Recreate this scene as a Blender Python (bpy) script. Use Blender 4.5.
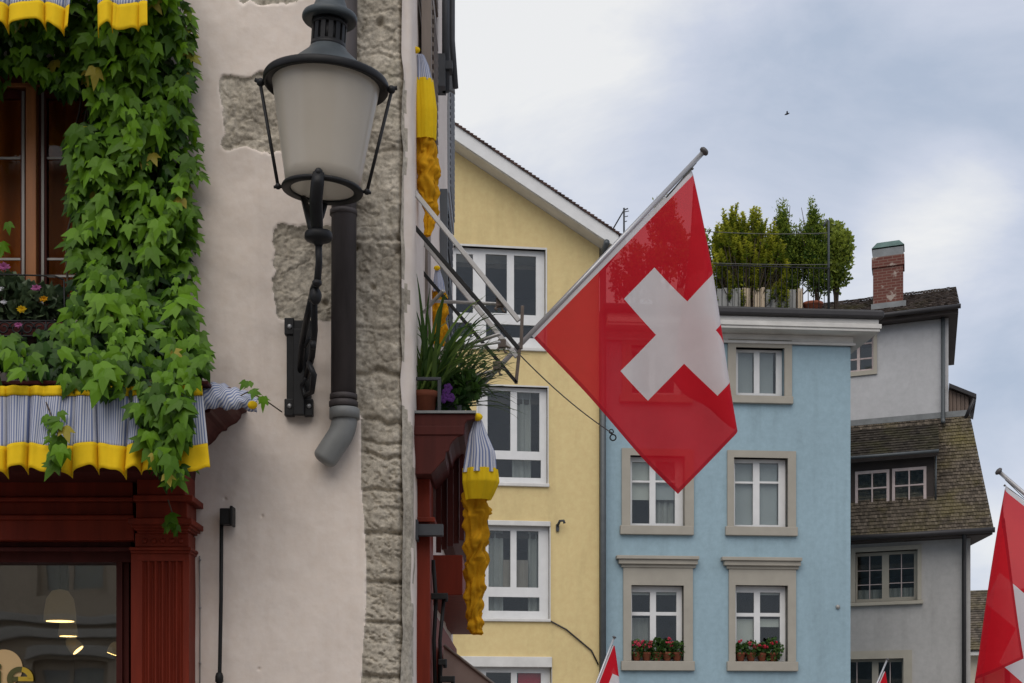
import bpy, math, random
import numpy as np
from mathutils import Vector, Matrix

for _o in list(bpy.data.objects):
    bpy.data.objects.remove(_o)
SC = bpy.context.scene
COL = SC.collection
R = math.radians
random.seed(7)

# ---------------------------------------------------------------- camera, sky, sun, exposure
F = 1600.0            # focal length in pixels of the 1024 wide picture
HZ = 740.0            # picture row of the horizon (a rising-front lens keeps verticals upright)
EYE = 1.65
cd = bpy.data.cameras.new('camera')
cam = bpy.data.objects.new('camera', cd)
COL.objects.link(cam)
cd.sensor_width = 36.0
cd.lens = F / 1024 * 36
cd.shift_y = (HZ - 341.5) / 1024
cd.clip_start = 0.05
cd.clip_end = 5000
cam.location = (0, 0, EYE)
cam.rotation_euler = (R(90), 0, 0)
SC.camera = cam

SUN_EL, SUN_AZ = 50.0, 188.0     # azimuth clockwise from +Y: behind the camera, a little to its left
sdir = Vector((math.sin(R(SUN_AZ)) * math.cos(R(SUN_EL)), math.cos(R(SUN_AZ)) * math.cos(R(SUN_EL)), math.sin(R(SUN_EL))))
sl = bpy.data.lights.new('sun', 'SUN')
sl.energy = 1.5
sl.angle = R(60)
sl.color = (1.0, 0.92, 0.82)
so = bpy.data.objects.new('sun', sl)
COL.objects.link(so)
so.rotation_euler = sdir.to_track_quat('Z', 'Y').to_euler()
so.location = (-5, -10, 30)

W = bpy.data.worlds.new('World')
SC.world = W
W.use_nodes = True
wt = W.node_tree
wt.nodes.clear()
def wn(t, **k):
    n = wt.nodes.new(t)
    for a, b in k.items():
        setattr(n, a, b)
    return n
def wl(a, b):
    wt.links.new(a, b)
w_out = wn('ShaderNodeOutputWorld')
w_sky = wn('ShaderNodeTexSky', sky_type='NISHITA', sun_disc=False)
w_sky.sun_elevation = R(SUN_EL)
w_sky.sun_rotation = R(SUN_AZ)
w_sky.air_density = 1.0
w_sky.dust_density = 1.5
w_bsky = wn('ShaderNodeBackground')
w_bsky.inputs['Strength'].default_value = 0.11
wl(w_sky.outputs[0], w_bsky.inputs[0])
w_co = wn('ShaderNodeTexCoord')
# overcast: grey and white cloud masses, some gaps with blue behind
w_map = wn('ShaderNodeMapping')
w_map.inputs['Scale'].default_value = (4.2, 4.2, 9.5)
w_map.inputs['Location'].default_value = (0.35, 1.2, 0.65)
wl(w_co.outputs['Generated'], w_map.inputs[0])
w_n1 = wn('ShaderNodeTexNoise')
w_n1.inputs['Scale'].default_value = 1.0
w_n1.inputs['Detail'].default_value = 7.0
w_n1.inputs['Roughness'].default_value = 0.58
w_n1.inputs['Distortion'].default_value = 0.35
wl(w_map.outputs[0], w_n1.inputs['Vector'])
def cloud_bank(px, py, inner, outer):
    """a cloud bank's centre is a compass direction on the dome"""
    d = Vector(((px - 512) / F, 1.0, (HZ - py) / F)).normalized()
    vm = wn('ShaderNodeVectorMath', operation='DOT_PRODUCT')
    wl(w_co.outputs['Generated'], vm.inputs[0])
    vm.inputs[1].default_value = d
    mr = wn('ShaderNodeMapRange', interpolation_type='SMOOTHSTEP')
    mr.inputs['From Min'].default_value = math.cos(R(outer))
    mr.inputs['From Max'].default_value = math.cos(R(inner))
    wl(vm.outputs['Value'], mr.inputs['Value'])
    return mr.outputs[0]
def wmath(op, a, b):
    m = wn('ShaderNodeMath', operation=op)
    for i, x in enumerate((a, b)):
        if isinstance(x, (int, float)):
            m.inputs[i].default_value = x
        else:
            wl(x, m.inputs[i])
    return m.outputs[0]
s = wmath('MULTIPLY', w_n1.outputs['Fac'], 1.5)
s = wmath('ADD', s, -0.33)
s = wmath('ADD', s, wmath('MULTIPLY', cloud_bank(460, 20, 0.5, 8.5), 0.44))
s = wmath('ADD', s, wmath('MULTIPLY', cloud_bank(940, 205, 0.1, 3.2), 0.24))
s = wmath('ADD', s, wmath('MULTIPLY', cloud_bank(990, 560, 0.2, 3.0), 0.35))
s = wmath('ADD', s, wmath('MULTIPLY', cloud_bank(850, 130, 0.5, 4.5), -0.10))
s = wmath('ADD', s, wmath('MULTIPLY', cloud_bank(1010, 405, 0.2, 2.6), -0.20))
w_r = wn('ShaderNodeValToRGB')
w_r.color_ramp.elements[0].position = 0.18
w_r.color_ramp.elements[0].color = (0.405, 0.468, 0.58, 1)
w_r.color_ramp.elements[1].position = 0.85
w_r.color_ramp.elements[1].color = (0.80, 0.80, 0.795, 1)
e = w_r.color_ramp.elements.new(0.5)
e.color = (0.56, 0.598, 0.695, 1)
wl(s, w_r.inputs[0])
w_bcl = wn('ShaderNodeBackground')
w_bcl.inputs['Strength'].default_value = 0.94
wl(w_r.outputs[0], w_bcl.inputs[0])
w_mix = wn('ShaderNodeMixShader')
w_mix.inputs[0].default_value = 0.9
wl(w_bsky.outputs[0], w_mix.inputs[1])
wl(w_bcl.outputs[0], w_mix.inputs[2])
wl(w_mix.outputs[0], w_out.inputs['Surface'])

SC.view_settings.view_transform = 'Standard'
SC.view_settings.look = 'None'
SC.view_settings.exposure = 0.27
SC.view_settings.gamma = 1.0
SC.view_settings.use_curve_mapping = False
SC.render.engine = 'CYCLES'
SC.cycles.use_denoising = True
SC.cycles.max_bounces = 8
SC.cycles.transparent_max_bounces = 24
SC.cycles.caustics_reflective = False
SC.cycles.caustics_refractive = False

# ---------------------------------------------------------------- helpers
def X(px, d): return (px - 512.0) / F * d
def Z(py, d): return EYE + (HZ - py) / F * d
def P(px, py, d): return Vector((X(px, d), d, Z(py, d)))

class MB:
    """collects vertices and faces of ONE mesh"""
    def __init__(s):
        s.v, s.f, s.m, s.s = [], [], [], []
        s.uv = None
        s.col = None
    def add(s, verts, faces, mi=0, smooth=False):
        o = len(s.v)
        s.v.extend([tuple(v) for v in verts])
        for f in faces:
            s.f.append(tuple(i + o for i in f))
            s.m.append(mi)
            s.s.append(smooth)
        return s
    def box(s, x0, x1, y0, y1, z0, z1, mi=0):
        v = [(x0, y0, z0), (x1, y0, z0), (x1, y1, z0), (x0, y1, z0), (x0, y0, z1), (x1, y0, z1), (x1, y1, z1), (x0, y1, z1)]
        return s.add(v, [(0, 3, 2, 1), (4, 5, 6, 7), (0, 1, 5, 4), (1, 2, 6, 5), (2, 3, 7, 6), (3, 0, 4, 7)], mi)
    def hexa(s, v, mi=0):
        return s.add(v, [(0, 3, 2, 1), (4, 5, 6, 7), (0, 1, 5, 4), (1, 2, 6, 5), (2, 3, 7, 6), (3, 0, 4, 7)], mi)
    def prism(s, poly, a, b, fn, mi=0):
        """polygon poly (2D) extruded from a to b; fn(u, v, w) -> 3D point"""
        n = len(poly)
        v = [fn(u, w, a) for u, w in poly] + [fn(u, w, b) for u, w in poly]
        fs = [tuple(range(n))[::-1], tuple(range(n, 2 * n))]
        for i in range(n):
            j = (i + 1) % n
            fs.append((i, j, n + j, n + i))
        return s.add(v, fs, mi)
    def tube(s, pts, r, n=10, mi=0, cap=True, flat=None):
        pts = [Vector(p) for p in pts]
        k = len(pts)
        rs = r if isinstance(r, (list, tuple)) else [r] * k
        up = Vector((0, 0, 1))
        verts = []
        pn = None
        for i, p in enumerate(pts):
            t = (pts[min(i + 1, k - 1)] - pts[max(i - 1, 0)]).normalized()
            if pn is None:
                a = up if abs(t.dot(up)) < 0.95 else Vector((0, 1, 0))
                nrm = (a - t * a.dot(t)).normalized()
            else:
                nrm = (pn - t * pn.dot(t)).normalized()
            pn = nrm
            b = t.cross(nrm)
            for q in range(n):
                an = 2 * math.pi * q / n + math.pi / n
                ca, sa = math.cos(an), math.sin(an)
                if flat:
                    ca, sa = ca * flat[0], sa * flat[1]
                verts.append(p + (nrm * ca + b * sa) * rs[i])
        fs = []
        for i in range(k - 1):
            for q in range(n):
                q2 = (q + 1) % n
                fs.append((i * n + q, i * n + q2, (i + 1) * n + q2, (i + 1) * n + q))
        if cap:
            fs.append(tuple(range(n))[::-1])
            fs.append(tuple(range((k - 1) * n, k * n)))
        return s.add(verts, fs, mi, n > 5)
    def lathe(s, prof, M=None, n=32, mi=0, smooth=True, cap=True):
        """prof: (r, z) pairs; M: 4x4 matrix or a centre"""
        if M is None:
            M = Matrix.Identity(4)
        elif not isinstance(M, Matrix):
            M = Matrix.Translation(Vector(M))
        v, fs = [], []
        for r, z in prof:
            for q in range(n):
                a = 2 * math.pi * q / n
                v.append(M @ Vector((r * math.cos(a), r * math.sin(a), z)))
        for i in range(len(prof) - 1):
            for q in range(n):
                q2 = (q + 1) % n
                fs.append((i * n + q, i * n + q2, (i + 1) * n + q2, (i + 1) * n + q))
        if cap and prof[0][0] > 1e-5:
            fs.append(tuple(range(n))[::-1])
        if cap and prof[-1][0] > 1e-5:
            fs.append(tuple(range((len(prof) - 1) * n, len(prof) * n)))
        return s.add(v, fs, mi, smooth)
    def ball(s, c, r, n=12, mi=0, sq=(1, 1, 1)):
        k = n // 2
        prof = [(max(1e-6, math.sin(math.pi * i / k)), -math.cos(math.pi * i / k)) for i in range(k + 1)]
        M = Matrix.Translation(Vector(c)) @ Matrix.Diagonal((r * sq[0], r * sq[1], r * sq[2], 1))
        return s.lathe(prof, M, n, mi)
    def sheet(s, grid, mi=0, smooth=True, wrap=False):
        """grid: rows of points"""
        h, w = len(grid), len(grid[0])
        v = [p for row in grid for p in row]
        fs = []
        for i in range(h - 1):
            for j in range(w if wrap else w - 1):
                j2 = (j + 1) % w
                fs.append((i * w + j, i * w + j2, (i + 1) * w + j2, (i + 1) * w + j))
        return s.add(v, fs, mi, smooth)
    def panel(s, x0, x1, z0, z1, holes, y0, y1, mi=0, edges=True, back=False, clip=None):
        """wall with rectangular openings: front at y0, reveals back to y1"""
        xs = sorted(set([x0, x1] + [min(max(h[i], x0), x1) for h in holes for i in (0, 1)]))
        zs = sorted(set([z0, z1] + [min(max(h[i], z0), z1) for h in holes for i in (2, 3)]))
        def inh(x, z):
            return any(h[0] < x < h[1] and h[2] < z < h[3] for h in holes)
        for i in range(len(xs) - 1):
            for j in range(len(zs) - 1):
                if inh((xs[i] + xs[i + 1]) / 2, (zs[j] + zs[j + 1]) / 2):
                    continue
                a, b, c, d = xs[i], xs[i + 1], zs[j], zs[j + 1]
                s.add([(a, y0, c), (b, y0, c), (b, y0, d), (a, y0, d)], [(0, 1, 2, 3)], mi)
                if back:
                    s.add([(a, y1, c), (b, y1, c), (b, y1, d), (a, y1, d)], [(3, 2, 1, 0)], mi)
        for (a, b, c, d) in holes:
            s.add([(a, y0, c), (b, y0, c), (b, y0, d), (a, y0, d), (a, y1, c), (b, y1, c), (b, y1, d), (a, y1, d)],
                  [(0, 4, 5, 1), (1, 5, 6, 2), (2, 6, 7, 3), (3, 7, 4, 0)], mi)
        if edges:
            a, b, c, d = x0, x1, z0, z1
            s.add([(a, y0, c), (b, y0, c), (b, y0, d), (a, y0, d), (a, y1, c), (b, y1, c), (b, y1, d), (a, y1, d)],
                  [(1, 5, 4, 0), (2, 6, 5, 1), (3, 7, 6, 2), (0, 4, 7, 3)], mi)
        return s
    def build(s, name, mats, parent=None, local=False, at=None, bevel=0, auto=True):
        if not isinstance(mats, (list, tuple)):
            mats = [mats]
        off = Vector((0, 0, 0))
        if parent is not None and not local:
            off = WLOC[parent.name]
        elif at is not None:
            off = Vector(at)
        me = bpy.data.meshes.new(name)
        va = np.array(s.v, dtype=np.float64) - np.array(off)
        me.from_pydata(va.tolist(), [], s.f)
        me.polygons.foreach_set('material_index', s.m)
        me.polygons.foreach_set('use_smooth', s.s)
        for m in mats:
            me.materials.append(m)
        if s.uv is not None:
            ul = me.uv_layers.new(name='UVMap')
            li = np.zeros(len(me.loops), dtype=np.int32)
            me.loops.foreach_get('vertex_index', li)
            ul.data.foreach_set('uv', np.array(s.uv, dtype=np.float32)[li].ravel())
        if s.col is not None:
            ca = me.color_attributes.new('tint', 'FLOAT_COLOR', 'POINT')
            c = np.ones((len(s.v), 4), dtype=np.float32)
            c[:, :3] = np.array(s.col, dtype=np.float32)[:, None]
            ca.data.foreach_set('color', c.ravel())
        me.update()
        o = bpy.data.objects.new(name, me)
        COL.objects.link(o)
        if parent is not None:
            o.parent = parent
            WLOC[o.name] = off.copy()
        else:
            o.location = off
            WLOC[o.name] = off.copy()
        if bevel:
            b = o.modifiers.new('edge', 'BEVEL')
            b.width = bevel
            b.segments = 2
            b.limit_method = 'ANGLE'
            b.angle_limit = R(40)
        return o

WLOC = {}
def thing(name, label, cat, loc=(0, 0, 0), rotz=0, group=None, kind=None):
    o = bpy.data.objects.new(name, None)
    COL.objects.link(o)
    o.empty_display_size = 0.2
    o.location = loc
    o.rotation_euler = (0, 0, rotz)
    WLOC[o.name] = Vector(loc)
    tag(o, label, cat, group, kind)
    return o
def tag(o, label=None, cat=None, group=None, kind=None):
    if label: o['label'] = label
    if cat: o['category'] = cat
    if group: o['group'] = group
    if kind: o['kind'] = kind
    return o

# ---- materials
def mat(name):
    m = bpy.data.materials.new(name)
    m.use_nodes = True
    t = m.node_tree
    b = t.nodes['Principled BSDF']
    return m, t, b
def nd(t, typ, **k):
    n = t.nodes.new(typ)
    for a, b in k.items():
        setattr(n, a, b)
    return n
def ramp(t, fac, stops):
    r = nd(t, 'ShaderNodeValToRGB')
    el = r.color_ramp.elements
    while len(el) < len(stops):
        el.new(0.5)
    for e_, (p, c) in zip(el, stops):
        e_.position = p
        e_.color = (*c, 1)
    t.links.new(fac, r.inputs[0])
    return r.outputs[0]
def noise(t, scale, detail=4, rough=0.55, stretch=None, coord='Object', dist=0):
    co = nd(t, 'ShaderNodeTexCoord')
    n = nd(t, 'ShaderNodeTexNoise')
    n.inputs['Scale'].default_value = scale
    n.inputs['Detail'].default_value = detail
    n.inputs['Roughness'].default_value = rough
    n.inputs['Distortion'].default_value = dist
    if stretch:
        mp = nd(t, 'ShaderNodeMapping')
        mp.inputs['Scale'].default_value = stretch
        t.links.new(co.outputs[coord], mp.inputs[0])
        t.links.new(mp.outputs[0], n.inputs['Vector'])
    else:
        t.links.new(co.outputs[coord], n.inputs['Vector'])
    return n.outputs['Fac']
def mixc(t, fac, a, b, mode='MIX'):
    m = nd(t, 'ShaderNodeMix', data_type='RGBA', blend_type=mode)
    for i, x in ((0, fac), (6, a), (7, b)):
        if isinstance(x, (int, float)):
            m.inputs[i].default_value = x
        elif isinstance(x, tuple):
            m.inputs[i].default_value = (*x, 1)
        else:
            t.links.new(x, m.inputs[i])
    return m.outputs[2]
def bump(t, b, fac, strength, dist):
    bp = nd(t, 'ShaderNodeBump')
    bp.inputs['Strength'].default_value = strength
    bp.inputs['Distance'].default_value = dist
    t.links.new(fac, bp.inputs['Height'])
    t.links.new(bp.outputs[0], b.inputs['Normal'])
def sc_(c, k): return tuple(min(1, x * k) for x in c)
def plain(name, c, rough=0.6, metal=0.0, var=0.12, scale=6, bstr=0.15, bdist=0.004, stretch=None, spec=0.5, bscale=None):
    m, t, b = mat(name)
    f = noise(t, scale, 5, 0.6, stretch)
    col = ramp(t, f, [(0.3, sc_(c, 1 - var)), (0.7, sc_(c, 1 + var))])
    t.links.new(col, b.inputs['Base Color'])
    b.inputs['Roughness'].default_value = rough
    b.inputs['Metallic'].default_value = metal
    b.inputs['Specular IOR Level'].default_value = spec
    if bstr:
        bump(t, b, noise(t, bscale or scale * 6, 4, 0.6, stretch), bstr, bdist)
    return m
def plaster(name, c, stain=0.0, scale=1.0, dirt=(0.2, 0.19, 0.17), bdist=0.003, wash=0.06):
    m, t, b = mat(name)
    f = noise(t, 0.8 * scale, 6, 0.6)
    col = ramp(t, f, [(0.3, sc_(c, 1 - wash)), (0.7, sc_(c, 1 + wash))])
    f2 = noise(t, 2.2 * scale, 8, 0.65, (1.6, 1.6, 0.35))
    msk = ramp(t, f2, [(0.52, (0, 0, 0)), (0.75, (stain, stain, stain))])
    col = mixc(t, msk, col, dirt)
    if stain:
        f4 = noise(t, 1.0, 6, 0.6, (5 * scale, 5 * scale, 0.22 * scale))
        col = mixc(t, ramp(t, f4, [(0.54, (0, 0, 0)), (0.78, (stain * .8,) * 3)]), col, dirt)
    f3 = noise(t, 14 * scale, 5, 0.7)
    col = mixc(t, 0.10, col, ramp(t, f3, [(0.35, (0.25, 0.25, 0.25)), (0.65, (0.9, 0.9, 0.9))]), 'OVERLAY')
    t.links.new(col, b.inputs['Base Color'])
    b.inputs['Roughness'].default_value = 0.9
    b.inputs['Specular IOR Level'].default_value = 0.2
    bump(t, b, noise(t, 60 * scale, 4, 0.6), 0.25, bdist)
    return m
def glass(name, rough=0.02, refl=0.16, tint=(0.9, 0.93, 0.92)):
    m, t, b = mat(name)
    t.nodes.remove(b)
    o = t.nodes['Material Output']
    tr = nd(t, 'ShaderNodeBsdfTransparent')
    tr.inputs[0].default_value = (*tint, 1)
    gl = nd(t, 'ShaderNodeBsdfGlossy')
    gl.inputs['Roughness'].default_value = rough
    mx = nd(t, 'ShaderNodeMixShader')
    mx.inputs[0].default_value = refl
    f = noise(t, 1.3, 2, 0.5)
    bp = nd(t, 'ShaderNodeBump')
    bp.inputs['Strength'].default_value = 0.12
    bp.inputs['Distance'].default_value = 0.02
    t.links.new(f, bp.inputs['Height'])
    t.links.new(bp.outputs[0], gl.inputs['Normal'])
    t.links.new(tr.outputs[0], mx.inputs[1])
    t.links.new(gl.outputs[0], mx.inputs[2])
    t.links.new(mx.outputs[0], o.inputs['Surface'])
    return m
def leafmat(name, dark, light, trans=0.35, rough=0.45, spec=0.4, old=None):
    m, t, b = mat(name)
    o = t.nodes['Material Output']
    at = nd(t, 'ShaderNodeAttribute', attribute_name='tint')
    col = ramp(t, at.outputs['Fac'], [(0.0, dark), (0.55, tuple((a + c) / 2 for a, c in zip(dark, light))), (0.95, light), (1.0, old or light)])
    t.links.new(col, b.inputs['Base Color'])
    b.inputs['Roughness'].default_value = rough
    b.inputs['Specular IOR Level'].default_value = spec
    tr = nd(t, 'ShaderNodeBsdfTranslucent')
    t.links.new(col, tr.inputs[0])
    mx = nd(t, 'ShaderNodeMixShader')
    mx.inputs[0].default_value = trans
    t.links.new(b.outputs[0], mx.inputs[1])
    t.links.new(tr.outputs[0], mx.inputs[2])
    t.links.new(mx.outputs[0], o.inputs['Surface'])
    return m
def cloth(name, c, trans=0.25, var=0.08, rough=0.85, see=0.0, seecol=(1, 1, 1)):
    m, t, b = mat(name)
    o = t.nodes['Material Output']
    col = ramp(t, noise(t, 9, 4, 0.6), [(0.3, sc_(c, 1 - var)), (0.7, sc_(c, 1 + var))])
    t.links.new(col, b.inputs['Base Color'])
    b.inputs['Roughness'].default_value = rough
    b.inputs['Specular IOR Level'].default_value = 0.2
    tr = nd(t, 'ShaderNodeBsdfTranslucent')
    t.links.new(col, tr.inputs[0])
    mx = nd(t, 'ShaderNodeMixShader')
    mx.inputs[0].default_value = trans
    t.links.new(b.outputs[0], mx.inputs[1])
    t.links.new(tr.outputs[0], mx.inputs[2])
    last = mx
    if see:
        ts = nd(t, 'ShaderNodeBsdfTransparent')
        ts.inputs[0].default_value = (*seecol, 1)
        m2 = nd(t, 'ShaderNodeMixShader')
        m2.inputs[0].default_value = see
        t.links.new(mx.outputs[0], m2.inputs[1])
        t.links.new(ts.outputs[0], m2.inputs[2])
        last = m2
    t.links.new(last.outputs[0], o.inputs['Surface'])
    return m
def emit(name, c, k):
    m, t, b = mat(name)
    b.inputs['Base Color'].default_value = (*c, 1)
    b.inputs['Emission Color'].default_value = (*c, 1)
    b.inputs['Emission Strength'].default_value = k
    return m

def striped_cloth():
    m, t, b = mat('striped_cloth')
    o = t.nodes['Material Output']
    uv = nd(t, 'ShaderNodeUVMap')
    sp = nd(t, 'ShaderNodeSeparateXYZ')
    t.links.new(uv.outputs[0], sp.inputs[0])
    mu = nd(t, 'ShaderNodeMath', operation='MULTIPLY')
    mu.inputs[1].default_value = 2 * math.pi / 0.0125
    t.links.new(sp.outputs[0], mu.inputs[0])
    sn = nd(t, 'ShaderNodeMath', operation='SINE')
    t.links.new(mu.outputs[0], sn.inputs[0])
    ad = nd(t, 'ShaderNodeMath', operation='MULTIPLY_ADD')
    ad.inputs[1].default_value = 0.5
    ad.inputs[2].default_value = 0.5
    t.links.new(sn.outputs[0], ad.inputs[0])
    col = ramp(t, ad.outputs[0], [(0.35, (0.20, 0.25, 0.43)), (0.6, (0.66, 0.67, 0.72))])
    col = mixc(t, 0.12, col, ramp(t, noise(t, 7, 4), [(0.3, (0.5, 0.5, 0.5)), (0.7, (0.9, 0.9, 0.9))]), 'MULTIPLY')
    t.links.new(col, b.inputs['Base Color'])
    b.inputs['Roughness'].default_value = 0.85
    b.inputs['Specular IOR Level'].default_value = 0.2
    tr = nd(t, 'ShaderNodeBsdfTranslucent')
    t.links.new(col, tr.inputs[0])
    mx = nd(t, 'ShaderNodeMixShader')
    mx.inputs[0].default_value = 0.2
    t.links.new(b.outputs[0], mx.inputs[1])
    t.links.new(tr.outputs[0], mx.inputs[2])
    t.links.new(mx.outputs[0], o.inputs['Surface'])
    return m
def stonemat(name, c1, c2, c3):
    m, t, b = mat(name)
    f = noise(t, 5, 7, 0.62)
    col = ramp(t, f, [(0.3, c1), (0.5, c2), (0.72, c3)])
    col = mixc(t, 0.45, col, ramp(t, noise(t, 38, 6, 0.75), [(0.35, (0.15, 0.15, 0.15)), (0.6, (0.85, 0.85, 0.85))]), 'OVERLAY')
    green = ramp(t, noise(t, 3.1, 5, 0.6), [(0.58, (0, 0, 0)), (0.75, (0.35, 0.35, 0.35))])
    col = mixc(t, green, col, (0.22, 0.22, 0.13))
    t.links.new(col, b.inputs['Base Color'])
    b.inputs['Roughness'].default_value = 0.95
    b.inputs['Specular IOR Level'].default_value = 0.15
    bump(t, b, noise(t, 90, 5, 0.7), 0.5, 0.004)
    return m
def brickmat():
    m, t, b = mat('old_brick')
    co = nd(t, 'ShaderNodeTexCoord')
    sp = nd(t, 'ShaderNodeSeparateXYZ')
    t.links.new(co.outputs['Object'], sp.inputs[0])
    ad = nd(t, 'ShaderNodeMath', operation='ADD')
    t.links.new(sp.outputs[0], ad.inputs[0])
    t.links.new(sp.outputs[1], ad.inputs[1])
    cb = nd(t, 'ShaderNodeCombineXYZ')
    t.links.new(ad.outputs[0], cb.inputs[0])
    t.links.new(sp.outputs[2], cb.inputs[1])
    br = nd(t, 'ShaderNodeTexBrick')
    br.inputs['Scale'].default_value = 1.0
    br.inputs['Brick Width'].default_value = 0.24
    br.inputs['Row Height'].default_value = 0.075
    br.inputs['Mortar Size'].default_value = 0.008
    br.inputs['Color1'].default_value = (0.145, 0.046, 0.033, 1)
    br.inputs['Color2'].default_value = (0.12, 0.038, 0.028, 1)
    br.inputs['Mortar'].default_value = (0.2, 0.13, 0.1, 1)
    t.links.new(cb.outputs[0], br.inputs['Vector'])
    pt = ramp(t, noise(t, 3.2, 6, 0.6), [(0.6, (0, 0, 0)), (0.66, (0.8, 0.8, 0.8))])
    col = mixc(t, pt, br.outputs['Color'], (0.42, 0.36, 0.31))
    t.links.new(col, b.inputs['Base Color'])
    b.inputs['Roughness'].default_value = 0.9
    bump(t, b, br.outputs['Fac'], -0.4, 0.01)
    return m
def tilemat(name, c, moss, amount, warm=None):
    m, t, b = mat(name)
    at = nd(t, 'ShaderNodeAttribute', attribute_name='tint')
    col = ramp(t, at.outputs['Fac'], [(0.0, sc_(c, 0.55)), (0.5, c), (1.0, sc_(c, 1.5))])
    f = ramp(t, noise(t, 0.9, 7, 0.62), [(0.5 - amount, (0, 0, 0)), (0.78 - amount, (0.75, 0.75, 0.75))])
    col = mixc(t, f, col, moss)
    col = mixc(t, 0.35, col, ramp(t, noise(t, 16, 5, 0.7), [(0.3, (0.3, 0.3, 0.3)), (0.7, (0.75, 0.75, 0.75))]), 'OVERLAY')
    t.links.new(col, b.inputs['Base Color'])
    b.inputs['Roughness'].default_value = 0.9
    b.inputs['Specular IOR Level'].default_value = 0.2
    return m

M = {}
M['wall'] = plaster('pink_grey_plaster', (0.735, 0.645, 0.57), 0.22, 1.4, (0.42, 0.34, 0.29), 0.002)
M['stone'] = stonemat('rough_sandstone', (0.26, 0.23, 0.185), (0.39, 0.35, 0.285), (0.50, 0.455, 0.38))
M['redwood'] = plain('oxblood_paint', (0.165, 0.020, 0.008), 0.55, 0, 0.25, 3, 0.1, 0.002, (6, 6, 0.6), 0.2)
M['darkwood'] = plain('dark_oxblood', (0.065, 0.012, 0.009), 0.6, 0, 0.25, 3, 0.1, 0.002, (6, 6, 0.6), 0.2)
M['oak'] = plain('orange_oak', (0.34, 0.13, 0.04), 0.5, 0, 0.25, 4, 0.2, 0.003, (8, 8, 0.5))
M['lead'] = plain('lead_came', (0.30, 0.29, 0.27), 0.5, 0.3)
M['black'] = plain('black_iron', (0.012, 0.012, 0.012), 0.55, 0.0, 0.3, 12, 0.25, 0.003, None, .25)
M['lampiron'] = plain('lantern_iron', (0.014, 0.014, 0.015), 0.5, 0.0, 0.3, 10, 0.2, 0.002, None, .25)
M['lampgrey'] = plain('lantern_roof_paint', (0.055, 0.066, 0.072), 0.5, 0.0, 0.2, 9, 0.15, 0.002, None, .35)
M['pipe'] = plain('dark_pipe', (0.056, 0.047, 0.046), 0.55, 0.0, 0.35, 4, 0.15, 0.002, (3, 3, 0.7), .3)
M['plastic'] = plain('grey_plastic', (0.19, 0.195, 0.19), 0.5, 0, 0.12, 8, 0.1, 0.002)
M['bolt'] = plain('zinc_bolt', (0.3, 0.3, 0.3), 0.4, 0.6)
M['steel'] = plain('weathered_aluminium', (0.40, 0.39, 0.38), 0.42, 0.4, 0.15, 14, 0.1, 0.001)
M['steelbrown'] = plain('rusty_steel', (0.10, 0.075, 0.06), 0.6, 0.1, 0.35, 20)
M['greyiron'] = plain('grey_iron', (0.05, 0.054, 0.06), 0.55, 0.0, .2, 6, .15, .004, None, .3)
M['shutter'] = plain('grey_shutter_paint', (0.26, 0.27, 0.285), 0.6, 0, 0.1)
M['darkshutter'] = plain('dark_grey_shutter_paint', (0.085, 0.095, 0.105), 0.6, 0, 0.12)
M['brownboard'] = plain('weathered_brown_board', (0.20, 0.165, 0.14), 0.75, 0, 0.2, 5, 0.2, 0.003, (4, 4, 0.5))
M['stripe'] = striped_cloth()
M['yellow'] = cloth('yellow_cloth', (0.88, 0.60, 0.015), 0.22, 0.08)
M['gold'] = cloth('gold_cloth', (0.66, 0.33, 0.010), 0.18, 0.30)
M['beige_cloth'] = cloth('beige_awning_cloth', (0.36, 0.27, 0.23), 0.2)
M['glass'] = glass('window_glass', 0.02, 0.045)
M['shopglass'] = glass('shop_glass', 0.015, 0.27, (0.92, 0.9, 0.86))
M['oldglass'] = glass('old_glass', 0.03, 0.03, (0.85, 0.78, 0.66))
M['opal'] = None
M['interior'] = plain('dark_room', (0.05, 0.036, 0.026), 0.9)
M['curtainbrown'] = cloth('brown_curtain', (0.50, 0.19, 0.06), 0.1)
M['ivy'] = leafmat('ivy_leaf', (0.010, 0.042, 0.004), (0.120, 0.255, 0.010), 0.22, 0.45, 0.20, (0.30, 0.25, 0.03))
M['stem'] = plain('ivy_stem', (0.06, 0.04, 0.025), 0.8)
M['yhouse'] = plaster('yellow_render', (0.655, 0.515, 0.255), 0.40, 0.5, (0.44, 0.335, 0.165), 0.004)
M['bhouse'] = plaster('light_blue_render', (0.28, 0.388, 0.442), 0.45, 0.5, (0.195, 0.265, 0.295), 0.003, 0.05)
M['ghouse'] = plaster('grey_render', (0.42, 0.41, 0.395), 0.5, 0.45, (0.26, 0.25, 0.235), 0.005, 0.09)
M['ghouse2'] = plaster('pale_grey_render', (0.47, 0.47, 0.475), 0.1, 0.4, (0.33, 0.32, 0.31), 0.004, 0.05)
M['white'] = plain('white_paint', (0.66, 0.66, 0.65), 0.45, 0, 0.05, 5, 0.05, 0.002)
M['offwhite'] = plain('weathered_white_paint', (0.60, 0.59, 0.56), 0.6, 0, 0.1, 3, 0.1, 0.002)
M['sandstone'] = plain('dressed_sandstone', (0.335, 0.31, 0.26), 0.85, 0, 0.08, 2.5, 0.2, 0.004)
M['cornice'] = plain('weathered_cornice_paint', (0.56, 0.545, 0.51), 0.7, 0, 0.14, 2, 0.15, 0.003, (1, 1, 3))
M['pinkframe'] = plain('pale_pink_frame_paint', (0.52, 0.43, 0.41), 0.6)
M['gutter'] = plain('dark_copper_gutter', (0.028, 0.026, 0.027), 0.5, 0.2)
M['slate_pipe'] = plain('grey_downpipe', (0.075, 0.085, 0.09), 0.5, 0.2)
M['blind'] = plain('roller_blind', (0.47, 0.46, 0.43), 0.9, 0, 0.05, 3, 0.05)
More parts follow.
